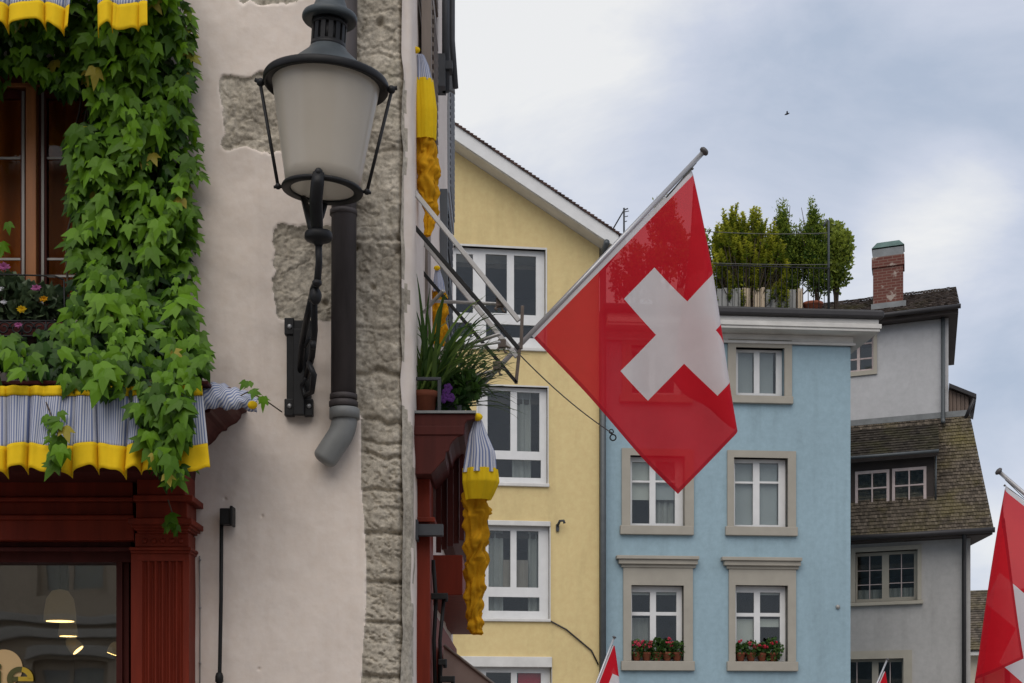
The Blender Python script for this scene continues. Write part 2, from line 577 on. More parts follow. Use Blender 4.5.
M['greyblind'] = plain('grey_roller_blind', (0.33, 0.34, 0.35), 0.9, 0, 0.05, 3, 0.05)
M['curtain'] = cloth('white_net_curtain', (0.55, 0.54, 0.52), 0.3, 0.05, 0.9, 0.25)
M['terracotta'] = plain('terracotta', (0.26, 0.075, 0.036), 0.85, 0, 0.3, 8)
M['plank'] = plain('grey_weathered_plank', (0.30, 0.30, 0.285), 0.85, 0, 0.2, 4, 0.3, 0.004, (5, 5, 0.6))
M['paleplank'] = plain('pale_pine_plank', (0.52, 0.42, 0.30), 0.8, 0, 0.12, 4, 0.2, 0.004, (5, 5, 0.6))
M['barn'] = plain('brown_weatherboard', (0.17, 0.125, 0.10), 0.85, 0, 0.3, 3, 0.3, 0.006, (6, 6, 0.4))
M['dormerwood'] = plain('dark_brown_wood', (0.038, 0.028, 0.024), 0.7, 0, 0.25, 3, 0.2, 0.004)
M['brick'] = brickmat()
M['copper'] = plain('verdigris_copper', (0.085, 0.145, 0.125), 0.6, 0.1, 0.25, 4)
M['zinc'] = plain('zinc_sheet', (0.20, 0.21, 0.21), 0.5, 0.3, 0.2, 4)
M['tile'] = tilemat('mossy_roof_tile', (0.095, 0.078, 0.060), (0.155, 0.130, 0.045), 0.02)
M['darktile'] = tilemat('dark_roof_tile', (0.062, 0.048, 0.040), (0.09, 0.08, 0.03), -0.02)
M['browntile'] = tilemat('brown_roof_tile', (0.065, 0.04, 0.034), (0.08, 0.055, 0.045), -0.05)
M['flagred'] = cloth('red_flag_cloth', (0.66, 0.010, 0.026), 0.45, 0.04, 0.6, 0.16, (0.92, 0.36, 0.34))
M['flagwhite'] = cloth('white_flag_cloth', (0.74, 0.72, 0.73), 0.40, 0.03, 0.6, 0.06)
M['flaghem'] = cloth('red_flag_hem', (0.42, 0.006, 0.018), 0.30, 0.04, 0.7, 0.06, (0.92, 0.34, 0.34))
M['pole'] = plain('aluminium_pole', (0.42, 0.42, 0.43), 0.35, 0.5, 0.08, 8, 0.03, 0.001)
M['poleend'] = plain('pole_cap', (0.09, 0.085, 0.085), 0.5, 0.2)
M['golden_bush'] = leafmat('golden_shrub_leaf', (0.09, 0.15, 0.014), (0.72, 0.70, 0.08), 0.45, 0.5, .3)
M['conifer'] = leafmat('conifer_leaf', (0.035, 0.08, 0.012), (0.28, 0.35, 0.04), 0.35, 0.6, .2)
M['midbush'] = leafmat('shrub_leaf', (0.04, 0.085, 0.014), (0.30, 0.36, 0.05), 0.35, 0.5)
M['potleaf'] = leafmat('pot_plant_leaf', (0.02, 0.06, 0.012), (0.09, 0.18, 0.035), 0.3, 0.5)
M['strap'] = leafmat('strap_leaf', (0.03, 0.08, 0.015), (0.22, 0.33, 0.07), 0.3, 0.4)
M['greyleaf'] = leafmat('grey_green_leaf', (0.03, 0.055, 0.025), (0.15, 0.21, 0.10), 0.3, 0.5)
M['red_petal'] = cloth('red_petal', (0.55, 0.03, 0.06), 0.3)
M['pink_petal'] = cloth('pink_petal', (0.50, 0.16, 0.36), 0.3)
M['purple_petal'] = cloth('purple_petal', (0.12, 0.04, 0.20), 0.3)
M['yellow_petal'] = cloth('yellow_petal', (0.75, 0.52, 0.02), 0.3)
M['white_petal'] = cloth('white_petal', (0.75, 0.75, 0.78), 0.3)
M['bark'] = plain('bark', (0.07, 0.05, 0.035), 0.9, 0, 0.3, 10, 0.4, 0.01)
M['cord'] = plain('cord', (0.10, 0.10, 0.09), 0.8)
M['ground'] = plain('cobbles', (0.22, 0.205, 0.19), 0.85, 0, 0.2, 1.5, 0.5, 0.02)
M['bird'] = plain('dark_feathers', (0.03, 0.03, 0.035), 0.8)
M['lampglow'] = emit('lit_lamp', (1.0, 0.72, 0.28), 5.0)
M['lampshade'] = emit('cream_lamp_shade', (0.45, 0.36, 0.2), 0.10)
M['peach'] = plain('peach_sticker', (0.62, 0.42, 0.20), 0.6, 0, 0.03, 4, 0)
M['olive'] = plain('olive_lettering', (0.075, 0.07, 0.012), 0.6, 0, 0.03, 4, 0)
M['ochre'] = plain('ochre_lettering', (0.50, 0.33, 0.02), 0.6, 0, 0.03, 4, 0)
M['facade'] = plaster('sandstone_facade', (0.40, 0.33, 0.24), 0.2, 0.5, (0.25, 0.23, 0.2))
def opal():
    m, t, b = mat('opal_glass')
    o = t.nodes['Material Output']
    col = ramp(t, noise(t, 5, 4), [(0.3, (0.64, 0.58, 0.49)), (0.7, (0.70, 0.64, 0.55))])
    t.links.new(col, b.inputs['Base Color'])
    b.inputs['Roughness'].default_value = 0.2
    tr = nd(t, 'ShaderNodeBsdfTranslucent')
    tr.inputs[0].default_value = (0.86, 0.82, 0.75, 1)
    mx = nd(t, 'ShaderNodeMixShader')
    mx.inputs[0].default_value = 0.45
    t.links.new(b.outputs[0], mx.inputs[1])
    t.links.new(tr.outputs[0], mx.inputs[2])
    t.links.new(mx.outputs[0], o.inputs['Surface'])
    return m
M['opal'] = opal()

# ---- numpy noise
_GRID = {}
def vnoise(x, y, seed):
    if seed not in _GRID:
        _GRID[seed] = np.random.RandomState(seed).rand(256, 256)
    g = _GRID[seed]
    xi, yi = np.floor(x).astype(int), np.floor(y).astype(int)
    fx, fy = x - xi, y - yi
    fx, fy = fx * fx * (3 - 2 * fx), fy * fy * (3 - 2 * fy)
    a, b_ = g[xi % 256, yi % 256], g[(xi + 1) % 256, yi % 256]
    c, d = g[xi % 256, (yi + 1) % 256], g[(xi + 1) % 256, (yi + 1) % 256]
    return (a * (1 - fx) + b_ * fx) * (1 - fy) + (c * (1 - fx) + d * fx) * fy
def fbm(x, y, seed, octv=5, gain=0.5):
    r, amp, tot = 0, 1.0, 0
    for i in range(octv):
        r = r + amp * vnoise(x * 2 ** i + 17.3 * i, y * 2 ** i + 5.1 * i, seed + i)
        tot += amp
        amp *= gain
    return r / tot

# ---- foliage builders
def leaf_clump(mb, tint, c, n, size, rad, shape=(1, 1, 1), tintr=(0.2, 0.9), aspect=0.45, up=0.0, rng=random, shell=0.35):
    """n small folded leaves through an ellipsoid"""
    for _ in range(n):
        while True:
            p = Vector((rng.uniform(-1, 1), rng.uniform(-1, 1), rng.uniform(-1, 1)))
            if shell < p.length < 1:
                break
        q = Vector((p.x * shape[0], p.y * shape[1], p.z * shape[2])) * rad
        d = (p.normalized() + Vector((rng.uniform(-.8, .8), rng.uniform(-.8, .8), rng.uniform(-.8, .8) + up))).normalized()
        a = d.orthogonal().normalized()
        a.rotate(Matrix.Rotation(rng.uniform(0, 6.28), 3, d))
        nn = d.cross(a)
        L = size * rng.uniform(0.7, 1.3)
        b0 = Vector(c) + q
        wv = a * (L * aspect)
        mid = b0 + d * L * 0.5 + nn * L * 0.08
        mb.add([b0, mid + wv - nn * L * 0.06, b0 + d * L, mid - wv - nn * L * 0.06, mid], [(0, 1, 4), (1, 2, 4), (4, 2, 3), (0, 4, 3)])
        tv = min(1, max(0, rng.uniform(*tintr)))
        tint.extend([tv] * 5)

IVY_HALF = [(0.20, -0.12), (0.37, 0.02), (0.58, 0.58), (0.27, 0.40), (0.20, 0.74)]
def ivy_leaf(mb, tint, p, tip, nrm, L, tv, rng=random):
    """three-lobed pointed leaf with a folded midrib and drooping tip"""
    tip = tip.normalized()
    nrm = (nrm - tip * nrm.dot(tip)).normalized()
    sx = tip.cross(nrm)
    curl = rng.uniform(0.10, 0.30)
    fold = rng.uniform(0.10, 0.30)
    wj = rng.uniform(0.85, 1.1)
    def q(x, y):
        return p + sx * (x * L * wj) + tip * (y * L) + nrm * (L * (-curl * y * y - fold * abs(x) + 0.12))
    v = [q(0, 0), q(0, 0.42), q(0, 1.22)]
    for x, y in IVY_HALF:
        v.append(q(x, y))
    for x, y in IVY_HALF:
        v.append(q(-x, y))
    fs = [(0, 3, 1), (3, 4, 1), (4, 5, 1), (5, 6, 1), (6, 7, 1), (7, 2, 1)]
    fs += [(0, 1, 8), (8, 1, 9), (9, 1, 10), (10, 1, 11), (11, 1, 12), (12, 1, 2)]
    mb.add(v, fs, 0, False)
    tint.extend([tv] * 13)

def strap_leaf(mb, tint, base, direction, L, w, droop, tv, seg=7):
    p = Vector(base)
    d = Vector(direction).normalized()
    side = d.cross(Vector((0, 0, 1)))
    if side.length < 0.05:
        side = Vector((1, 0, 0))
    side.normalize()
    rows = []
    for i in range(seg + 1):
        t = i / seg
        ww = w * (0.55 + 0.9 * t) * (1 - t ** 2.2) + 0.0006
        up = side.cross(d)
        rows.append([p - side * ww + up * ww * 0.35, p.copy(), p + side * ww + up * ww * 0.35])
        p = p + d * (L / seg)
        d = (d + Vector((0, 0, -droop / seg * (0.4 + 1.3 * t)))).normalized()
    mb.sheet(rows)
    tint.extend([tv] * (3 * (seg + 1)))

def tile_roof(mb, tint, p00, p10, p01, p11, rows, cols, th=0.035, seed=1, lap=1.35, jit=0.01):
    """plain tiles laid in lapped courses; p00-p10 is the eave, p01-p11 the top"""
    rng = random.Random(seed)
    p00, p10, p01, p11 = map(Vector, (p00, p10, p01, p11))
    nrm = (p10 - p00).cross(p01 - p00).normalized()
    if nrm.z < 0:
        nrm = -nrm
    def S(u, v):
        return p00 * (1 - u) * (1 - v) + p10 * u * (1 - v) + p01 * (1 - u) * v + p11 * u * v
    for r in range(rows):
        off = 0.5 if r % 2 else 0.0
        for c in range(cols + (1 if off else 0)):
            u0 = max(0, (c - off) / cols) + 0.0006
            u1 = min(1, (c + 1 - off) / cols) - 0.0006
            if u1 - u0 < 0.001:
                continue
            v0 = r / rows
            v1 = min(1.0, (r + lap) / rows)
            j = rng.uniform(-jit, jit)
            k = rng.uniform(0, jit)
            a, b, c2, d = S(u0, v0), S(u1, v0), S(u1, v1), S(u0, v1)
            dn = (p00 - p01).normalized() * j
            a, b = a + dn + nrm * k, b + dn + nrm * k
            lo = nrm * (th * 0.9)
            mb.hexa([a + lo - nrm * th, b + lo - nrm * th, c2 - nrm * th * 0.4, d - nrm * th * 0.4, a + lo, b + lo, c2, d])
            tint.extend([rng.random()] * 8)
# ================================================================= ground
g = MB()
g.add([(-400, -400, 0), (400, -400, 0), (400, 400, 0), (-400, 400, 0)], [(0, 1, 2, 3)])
tag(g.build('ground', M['ground']), 'grey cobbled street ground between the old houses', 'ground', None, 'structure')

# ================================================================= corner house on the left
DW = 7.0                      # its front wall stands 7 m away
XC = X(413, DW)               # its corner
house = thing('corner_house', 'pink-grey plastered corner house with rough stone quoins and oxblood shop front', 'house', (-2.0, DW, 0))

# -- front wall: plaster with rough stone showing through, one relief
def smooth(e0, e1, x):
    t = np.clip((x - e0) / (e1 - e0), 0, 1)
    return t * t * (3 - 2 * t)
def relief_wall():
    step = 1.05
    px = np.arange(-60, 404.01, step)
    py = np.arange(-45, 800, step)
    GX, GY = np.meshgrid(px, py)
    w1 = (fbm(GX / 22, GY / 22, 11, 4) - .5)
    w2 = (fbm(GX / 9, GY / 9, 12, 4) - .5)
    def sd(x0, x1, y0, y1, rr=8):
        qx = np.abs(GX - (x0 + x1) / 2) - (x1 - x0) / 2 + rr
        qy = np.abs(GY - (y0 + y1) / 2) - (y1 - y0) / 2 + rr
        return np.hypot(np.maximum(qx, 0), np.maximum(qy, 0)) + np.minimum(np.maximum(qx, qy), 0) - rr
    patch = np.minimum(sd(223, 292, 76, 150), np.minimum(sd(275, 342, 226, 322), sd(238, 330, -60, 3)))
    patch = patch + w1 * 14 + w2 * 5
    edge_x = np.where(GY < 400, 352, 364) + 3 * np.sin(GY / 41.0)
    edge_x = np.where((GY > 400) & (GY < 420), 352 + (GY - 400) * .6, edge_x)
    quoin = (edge_x - GX) + w1 * 9 + w2 * 3
    rough_edge = np.where(GY > 410, 0.35, 1.0)
    quoin = np.where(GY > 410, (edge_x - GX) + w1 * 2.0, quoin)
    sdm = np.minimum(patch, quoin)
    m = smooth(2.6, -2.6, sdm)                       # 1 inside the stone
    # plaster relief, thick lip near the stone
    hp = (fbm(GX / 60, GY / 60, 3, 3) - .5) * 0.016 + (fbm(GX / 7, GY / 7, 4, 3) - .5) * 0.0016 + (fbm(GX / 18, GY / 26, 40, 3) - .5) * 0.004
    hp = hp + 0.002 * np.exp(-np.maximum(sdm, 0) / 9.0)
    rid = 1 - np.abs(2 * fbm(GX / 24, GY / 24, 21, 5, .55) - 1)
    crack = np.exp(-(np.abs(2 * fbm(GX / 30 + 3, GY / 22, 23, 4, .5) - 1) / .035) ** 2)
    hs = -0.009 + (rid - .7) * 0.015 - crack * .006 + (fbm(GX / 34, GY / 34, 31, 3) - .5) * 0.040 + (fbm(GX / 9, GY / 9, 36, 4, .6) - .5) * 0.012 + (fbm(GX / 3.2, GY / 3.2, 35, 2) - .5) * 0.008
    # dressed quoin blocks lower down: chisel marks and open joints
    low = smooth(440, 452, GY) * (GX > 340)
    chis = -smooth(.52, .72, fbm((GX + GY * .5) / 6, (GY - GX * .45) / 3.0, 51, 3, .6)) * 0.010 + (fbm((GX + GY * .5) / 7, (GY - GX * .45) / 3.6, 55, 3, .6) - .5) * 0.010 + (fbm(GX / 16, GY / 16, 52, 3) - .5) * 0.016
    hs = hs * (1 - low) + (-0.002 + chis) * low
    for jy, wdt, dep in ((52, 2.2, .010), (148, 2.0, .010), (238, 2.2, .012), (330, 2, .008), (376, 3.0, .026), (421, 2.6, .024), (441, 1.8, .018), (454, 2.2, .022),
                         (490, 2.2, .024), (533, 2.8, .026), (582, 2.6, .026), (622, 2.0, .022), (677, 2.4, .024), (730, 2.4, .024)):
        yy = GY - jy - (vnoise(GX / 11, GX * 0 + jy, 61) - .5) * 6 * (1 if jy < 480 else .45) - (0 if jy > 480 else 1) * (fbm(GX / 20, GX * 0 + jy * 3, 62, 3) - .5) * 14
        hs = hs - dep * np.exp(-(yy / wdt) ** 2) * np.where((GX > 350), 1, 0)
    for cx_, cy_, r_ in ((355, 247, 3.2), (372, 286, 3.0), (398, 250, 4.0), (326, 303, 3.6), (402, 487, 5.0), (398, 236, 2.5), (379, 22, 4), (368, 118, 3), (285, 118, 3)):
        hs = hs - 0.03 * np.exp(-((GX - cx_) ** 2 + (GY - cy_) ** 2) / r_ ** 2)
    h = hp * (1 - m) + hs * m
    # small nail holes in the plaster
    for cx_, cy_ in ((262, 516), (259, 669), (225, 499)):
        h = h - 0.01 * np.exp(-((GX - cx_) ** 2 + (GY - cy_) ** 2) / 1.6)
    # round the wall's outer edge
    h = h - 0.03 * smooth(397, 404, GX)
    VX = (GX - 512) / F * DW
    VZ = EYE + (HZ - GY) / F * DW
    VY = DW - h
    V = np.stack([VX, VY, VZ], -1).reshape(-1, 3)
    ny, nx = GX.shape
    idx = np.arange(nx * ny).reshape(ny, nx)
    quads = np.stack([idx[1:, :-1], idx[1:, 1:], idx[:-1, 1:], idx[:-1, :-1]], -1).reshape(-1, 4)
    cxm = ((GX[1:, 1:] + GX[:-1, :-1]) / 2).ravel()
    cym = ((GY[1:, 1:] + GY[:-1, :-1]) / 2).ravel()
    hole = ((cxm < 100) & (cym > 72) & (cym < 318)) | ((cxm < 190) & (cym > 482))
    stone = (m[1:, 1:].ravel() > .5)
    isq = (cxm > 344)
    def part(sel, name, material):
        q = quads[sel]
        u, inv = np.unique(q, return_inverse=True)
        me = bpy.data.meshes.new(name)
        me.from_pydata((V[u] - np.array(WLOC['corner_house'])).tolist(), [], inv.reshape(-1, 4).tolist())
        me.polygons.foreach_set('use_smooth', [True] * len(q))
        me.materials.append(material)
        o = bpy.data.objects.new(name, me)
        COL.objects.link(o)
        o.parent = house
        WLOC[o.name] = WLOC['corner_house']
        return o
    part(~hole & ~stone, 'wall', M['wall'])
    part(~hole & stone & isq, 'quoin', M['stone'])
    for sel in (cym < 30, (cym >= 30) & (cym < 190), cym >= 190):
        part(~hole & stone & ~isq & sel, 'exposed_stone', M['stone'])
relief_wall()

# rest of the front (beyond the picture) and the side wall along the lane
w = MB()
xl = X(-60, DW)
w.box(-5.5, xl, DW, DW + .25, 0, 9)
w.box(xl, X(404, DW), DW + .002, DW + .25, Z(-45, DW), 9)
w.box(-5.5, XC, 11.5, 11.72, 0, 9)
w.box(-5.5, XC, DW, 11.72, 9, 9.1)
w.build('upper_wall', M['wall'], house)
# side wall with rounded corner
rows = []
zs = np.linspace(0, 9, 700)
plan = [(X(402, DW), DW + .004), (X(404.2, DW), DW + .028), (X(407, DW), DW + .036), (X(410, DW), DW + .048), (XC - .004, DW + .075), (XC, DW + .12)]
plan += [(XC, y) for y in np.linspace(DW + .2, 11.72, 50)]
for i, z in enumerate(zs):
    r_ = []
    for j, (x, y) in enumerate(plan):
        k = (0.014 if j < 6 else .006) * (vnoise(np.array(z * 9.0), np.array(j * .6), 5) - .5) + .010 * (vnoise(np.array(z * 1.7), np.array(j * .2), 6) - .5)
        r_.append((x + float(k), y, z))
    rows.append(r_)
s_ = MB()
s_.sheet(rows)
ncol = len(plan) - 1
for fi in range(len(s_.f)):
    i, j = divmod(fi, ncol)
    z = zs[i]
    q_ = HZ - (z - EYE) / DW * F
    if j < 5:
        v_ = float(fbm(np.array(z * 5.0), np.array(j * .35), 77, 3)) + .10 * (j - 2) * -1
        if v_ > (.40 if q_ > 425 else .64):
            s_.m[fi] = 1
s_.build('side_wall', [M['wall'], M['stone']], house)

# -- first-floor window half buried in the ivy
def Xw(p): return X(p, DW + .12)
def Zw(p): return Z(p, DW + .12)
wf = MB()
xo0, xo1, zo0, zo1 = X(-60, DW), X(100, DW), Z(318, DW), Z(72, DW)
yo = DW + .10
wf.box(xo0, xo1, yo + .01, yo + .08, zo1 - .02, zo1)
wf.box(xo0, xo1, yo, yo + .08, zo0, zo0 + .04)
wf.box(Xw(29), Xw(39.5), yo - .03, yo + .07, zo0 + .04, zo1 - .03)
wf.box(xo1 - .045, xo1, yo, yo + .08, zo0 + .04, zo1 - .03)
win = wf.build('window', M['oak'], house, bevel=.004)
def reveal(mb):
    mb.add([(xo0, DW - .004, zo0), (xo1, DW - .004, zo0), (xo1, DW - .004, zo1), (xo0, DW - .004, zo1),
            (xo0, DW + .25, zo0), (xo1, DW + .25, zo0), (xo1, DW + .25, zo1), (xo0, DW + .25, zo1)],
           [(0, 4, 5, 1), (1, 5, 6, 2), (2, 6, 7, 3)])
rv = MB(); reveal(rv); rv.build('reveal', M['darkwood'], win)
sash = MB()
for a, b_ in ((-62, 21), (47, 90)):
    x0, x1 = Xw(a), Xw(b_)
    z0, z1 = zo0 + .045, zo1 - .035
    sash.panel(x0 - .034, x1 + .034, z0, z1, [(x0, x1, z0 + .03, z1 - .03)], yo + .012, yo + .05, back=True)
sash.build('sash', M['darkwood'], win, bevel=.003)
came = MB()
for py in (92, 158, 259, 276):
    came.box(Xw(-62), Xw(21), yo + .020, yo + .028, Zw(py) - .005, Zw(py) + .005)
    came.box(Xw(47), Xw(90), yo + .020, yo + .028, Zw(py) - .005, Zw(py) + .005)
for p_ in (24, 43.5):
    came.box(Xw(p_) - .006, Xw(p_) + .006, yo + .006, yo + .0115, zo0 + .045, zo1 - .04)
came.build('glazing_bar', M['lead'], win)
pn = MB()
pn.box(Xw(-62), Xw(21), yo + .029, yo + .033, zo0 + .05, zo1 - .04)
pn.box(Xw(47), Xw(90), yo + .029, yo + .033, zo0 + .05, zo1 - .04)
pn.build('pane', M['oldglass'], win)
cu = MB()
rows = []
for i in range(2):
    rows.append([(x, DW + .27 + .02 * math.sin(x * 55) + .015 * math.sin(x * 23 + 1), (zo0 - .1, zo1 + .1)[i]) for x in np.linspace(X(-70, DW), X(108, DW), 150)])
cu.sheet(rows)
cu.build('curtain', M['curtainbrown'], win)
rm = MB()
rm.panel(xo0 - .3, xo1 + .3, zo0 - .3, zo1 + .3, [], DW + 1.0, DW + 1.02)
for a in ((xo0 - .3, xo0 - .28), (xo1 + .28, xo1 + .3)):
    rm.box(a[0], a[1], DW + .25, DW + 1.0, zo0 - .3, zo1 + .3)
rm.box(xo0 - .3, xo1 + .3, DW + .25, DW + 1.0, zo1 + .3, zo1 + .32)
rm.box(xo0 - .3, xo1 + .3, DW + .25, DW + 1.0, zo0 - .32, zo0 - .3)
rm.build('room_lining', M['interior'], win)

# -- shop front
def bx(mb, p0, p1, q0, q1, d0, d1, mi=0):
    """box whose front face at depth d0 spans picture columns p0..p1 and rows q0 (top)..q1"""
    return mb.box(X(p0, d0), X(p1, d0), d0, d1, Z(q1, d0), Z(q0, d0), mi)
fa = MB()
bx(fa, -70, 133, 466, 497, 6.86, 7.05)
bx(fa, -70, 133, 497, 501, 6.83, 7.05)
bx(fa, -70, 133, 501, 515, 6.875, 7.05)
bx(fa, -70, 134, 515, 519.5, 6.835, 7.05)
bx(fa, -70, 134, 519.5, 540, 6.85, 7.05)
fa.build('fascia', M['redwood'], house, bevel=.004)
lt = MB()
bx(lt, -70, 131, 540, 547, 6.93, 7.1)
bx(lt, -70, 131, 547, 551, 6.90, 7.1)
bx(lt, -70, 131, 551, 562, 6.96, 7.1)
lt.build('lintel', M['darkwood'], house, bevel=.003)
pil = MB()
d = 6.86
pts = []
flz = [145, 152, 159, 166, 173, 180]
xa, xb = X(131, d), X(195, 6.99)
poly = [(xa, 7.1), (xa, d)]
for f_ in flz:
    c = X(f_, d)
    poly += [(c - .0125, d)] + [(c - .0125 + .025 * t, d + .014 * math.sin(math.pi * t)) for t in (.15, .35, .5, .65, .85)] + [(c + .0125, d)]
poly += [(xb, d), (xb, 7.1)]
pil.prism(poly, 0.25, Z(561, d), lambda u, v, w_: (u, v, w_))
pil.prism([(xa, 7.1), (xa, d), (xb, d), (xb, 7.1)], Z(561, d) + .0005, Z(548, d), lambda u, v, w_: (u, v, w_))
pil.box(xa - .02, xb + .02, d - .03, 7.1, 0, .25)
pst = pil.build('pilaster', M['redwood'], house)
cap = MB()
def bxr(mb, p0, p1, q0, q1, d0, d1):
    return mb.box(X(p0, d0), X(p1, 6.99), d0, d1, Z(q1, d0), Z(q0, d0))
bxr(cap, 129, 198, 547, 550, 6.835, 7.1)
bxr(cap, 130.5, 196.5, 550, 553, 6.848, 7.1)
bxr(cap, 135, 195, 533, 547, 6.85, 7.1)
for c in (145, 154, 163, 172, 181):
    cap.ball((X(c, 6.85), 6.85, Z(541, 6.85)), .012, 8)
for k, (a, b_, q0, q1, dd) in enumerate(((137, 194, 530, 533, 6.83), (134, 197, 527, 530, 6.80), (131, 200, 523.5, 527, 6.775), (128, 203, 518, 523.5, 6.74))):
    bxr(cap, a, b_, q0, q1, dd, 7.1)
bxr(cap, 136, 196, 501, 518, 6.80, 7.1)
bxr(cap, 133, 203, 495, 501, 6.76, 7.1)
bxr(cap, 137, 194.5, 466, 495, 6.79, 7.1)
cap.build('capital', M['redwood'], pst, bevel=.003)
cor = MB()
dC = 6.60
prof = [(247, 400), (247, 405), (242, 407), (241, 411), (237, 416), (231, 419), (228, 421), (227, 424), (222, 425), (219, 428), (216, 433), (211, 438), (206, 441), (204, 446), (200, 452), (197, 462), (194, 482), (180, 482), (-90, 482), (-90, 400)]
cor.prism([(X(a, 7.0), Z(q, 6.85)) for a, q in prof], dC, 7.0, lambda u, v, w_: (u, w_, v))
cor.box(X(-90, dC), X(214, dC), 6.47, dC - .001, Z(404, 6.85), Z(400.5, 6.85))
cor.build('cornice', M['darkwood'], house, bevel=.003)
sw = MB()
x0, x1, z0, z1 = X(-70, 6.99), X(129, 6.99), .55, Z(551, 6.99)
xg1, zg1 = X(119.5, 7.03), Z(562.5, 7.03)
sw.panel(x0, x1, z0, z1, [(x0 + .1, xg1, z0 + .1, zg1)], 6.985, 7.06, back=True)
sw.panel(x0 + .05, xg1 + .028, z0 + .05, zg1 + .028, [(x0 + .1, xg1 + .002, z0 + .1, zg1 + .002)], 6.965, 6.984, back=True)
shopw = sw.build('shop_window', M['darkwood'], house, bevel=.003)
pn = MB()
pn.box(x0 + .1, xg1, 7.03, 7.036, z0 + .1, zg1)
pn.build('pane', M['shopglass'], shopw)
st = MB()
st.box(x0, x1 + .3, 6.95, 7.1, 0, .55)
st.build('stall_riser', M['redwood'], house)
# lettering on the glass: a pale disc and the letters "ie"
yl = 7.022
def disc(mb, c, r, y, n=40, th=.002):
    mb.prism([(c[0] + r * math.cos(2 * math.pi * i / n), c[1] + r * math.sin(2 * math.pi * i / n)) for i in range(n)], y, y + th, lambda u, v, w_: (u, w_, v))
dm = MB()
disc(dm, (X(4, yl), Z(668, yl)), .0815, yl)
dsk = dm.build('disc_sticker', M['peach'], shopw)
def letter(ch, cx_, zb, size, y, material, name, th=.0015):
    cu_ = bpy.data.curves.new(name, 'FONT')
    cu_.body = ch
    cu_.size = size
    cu_.extrude = th
    cu_.offset = .0045
    tmp = bpy.data.objects.new(name + '_tmp', cu_)
    COL.objects.link(tmp)
    dg = bpy.context.evaluated_depsgraph_get()
    me = bpy.data.meshes.new_from_object(tmp.evaluated_get(dg))
    bpy.data.objects.remove(tmp)
    me.name = name
    xs_ = [v.co.x for v in me.vertices]
    mx_ = (min(xs_) + max(xs_)) / 2
    for v in me.vertices:
        x_, y_, z_ = v.co
        v.co = (x_ - mx_ + cx_ - WLOC['corner_house'].x, y - z_ - WLOC['corner_house'].y, zb + y_)
    me.materials.clear()
    me.materials.append(material)
    o = bpy.data.objects.new(name, me)
    COL.objects.link(o)
    o.parent = shopw
    return o
letter('i', X(-1.5, yl), Z(691, yl), .185, yl - .006, M['olive'], 'lettering')
def letter_e():
    # round lower-case e: olive where it lies on the pale disc, ochre beyond it
    cx_, cz_ = X(20.5, yl), Z(679, yl)
    dc = (X(4, yl), Z(668, yl))
    m = MB()
    y0, y1 = yl - .006, yl - .004
    def quad(pts):
        mx_ = sum(p[0] for p in pts) / 4; mz_ = sum(p[1] for p in pts) / 4
        mi = 0 if math.hypot(mx_ - dc[0], mz_ - dc[1]) < .0815 else 1
        m.prism(pts, y0, y1, lambda u, v, w_: (u, w_, v), mi)
    ro, ri = .058, .034
    n_ = 60
    for k_ in range(n_):
        a0, a1 = R(2) + R(312) * k_ / n_, R(2) + R(312) * (k_ + 1) / n_
        for r0, r1 in ((ri, (ri + ro) / 2), ((ri + ro) / 2, ro)):
            quad([(cx_ + r * math.cos(a), cz_ + r * math.sin(a) * .93) for r, a in ((r0, a0), (r1, a0), (r1, a1), (r0, a1))])
    for k_ in range(16):
        xa_, xb_ = cx_ - ri + 2 * ri * k_ / 16, cx_ - ri + 2 * ri * (k_ + 1) / 16
        quad([(xa_, cz_ - .010), (xb_, cz_ - .010), (xb_, cz_ + .010), (xa_, cz_ + .010)])
    quad([(cx_ + ri, cz_ - .010), (cx_ + ro, cz_ - .010), (cx_ + ro, cz_ + .003), (cx_ + ri, cz_ + .003)])
    m.build('lettering', [M['olive'], M['ochre']], shopw)
letter_e()
# shop interior
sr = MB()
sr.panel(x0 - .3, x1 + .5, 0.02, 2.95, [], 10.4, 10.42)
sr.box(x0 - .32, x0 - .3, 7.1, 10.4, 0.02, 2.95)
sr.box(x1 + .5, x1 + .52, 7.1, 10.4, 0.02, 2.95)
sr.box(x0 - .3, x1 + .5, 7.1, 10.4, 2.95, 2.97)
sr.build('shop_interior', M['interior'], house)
# fine conduit beside the pilaster
cn = MB()
cn.tube([P(199.5, 556, 6.99), P(200, 620, 6.99), P(199.5, 800, 6.99)], .0028, 6)
for q in (560, 608, 663):
    cn.ball(P(200, q, 6.985), .006, 8)
cn.build('conduit', M['lead'], house)

# -- drainpipe with grey elbow
dp = MB()
dd = 6.93
dp.tube([P(345, -60, dd), P(344.3, 100, dd), P(343.5, 402, dd)], .0545, 28)
pipe = dp.build('drainpipe', M['pipe'], house)
for q in (213, 397):
    cl = MB()
    cl.lathe([(.0545, -.012), (.060, -.010), (.060, .010), (.0545, .012)], P(343.6, q, dd), 28)
    cl.build('collar', M['pipe'], pipe)
cl = MB()
cl.lathe([(.055, -.016), (.063, -.012), (.063, .008), (.057, .014)], P(343.5, 404, dd), 28)
cl.build('collar', M['pipe'], pipe)
el = MB()
el.lathe([(.056, -.03), (.066, -.03), (.066, .012), (.062, .016), (.055, .016)], P(344.5, 412, dd), 28)
pth, rr = [], []
for t in np.linspace(0, 1, 16):
    a = t * R(34)
    pth.append((X(344.5, dd) - .17 * (1 - math.cos(a)), dd + .004, Z(417, dd) - .17 * math.sin(a)))
    rr.append(.0555)
e0 = Vector(pth[-1])
dirn = Vector((-math.sin(R(34)), 0.03, -math.cos(R(34))))
pth.append(e0 + dirn * .04); rr.append(.055)
pth.append(e0 + dirn * .094); rr.append(.0545)
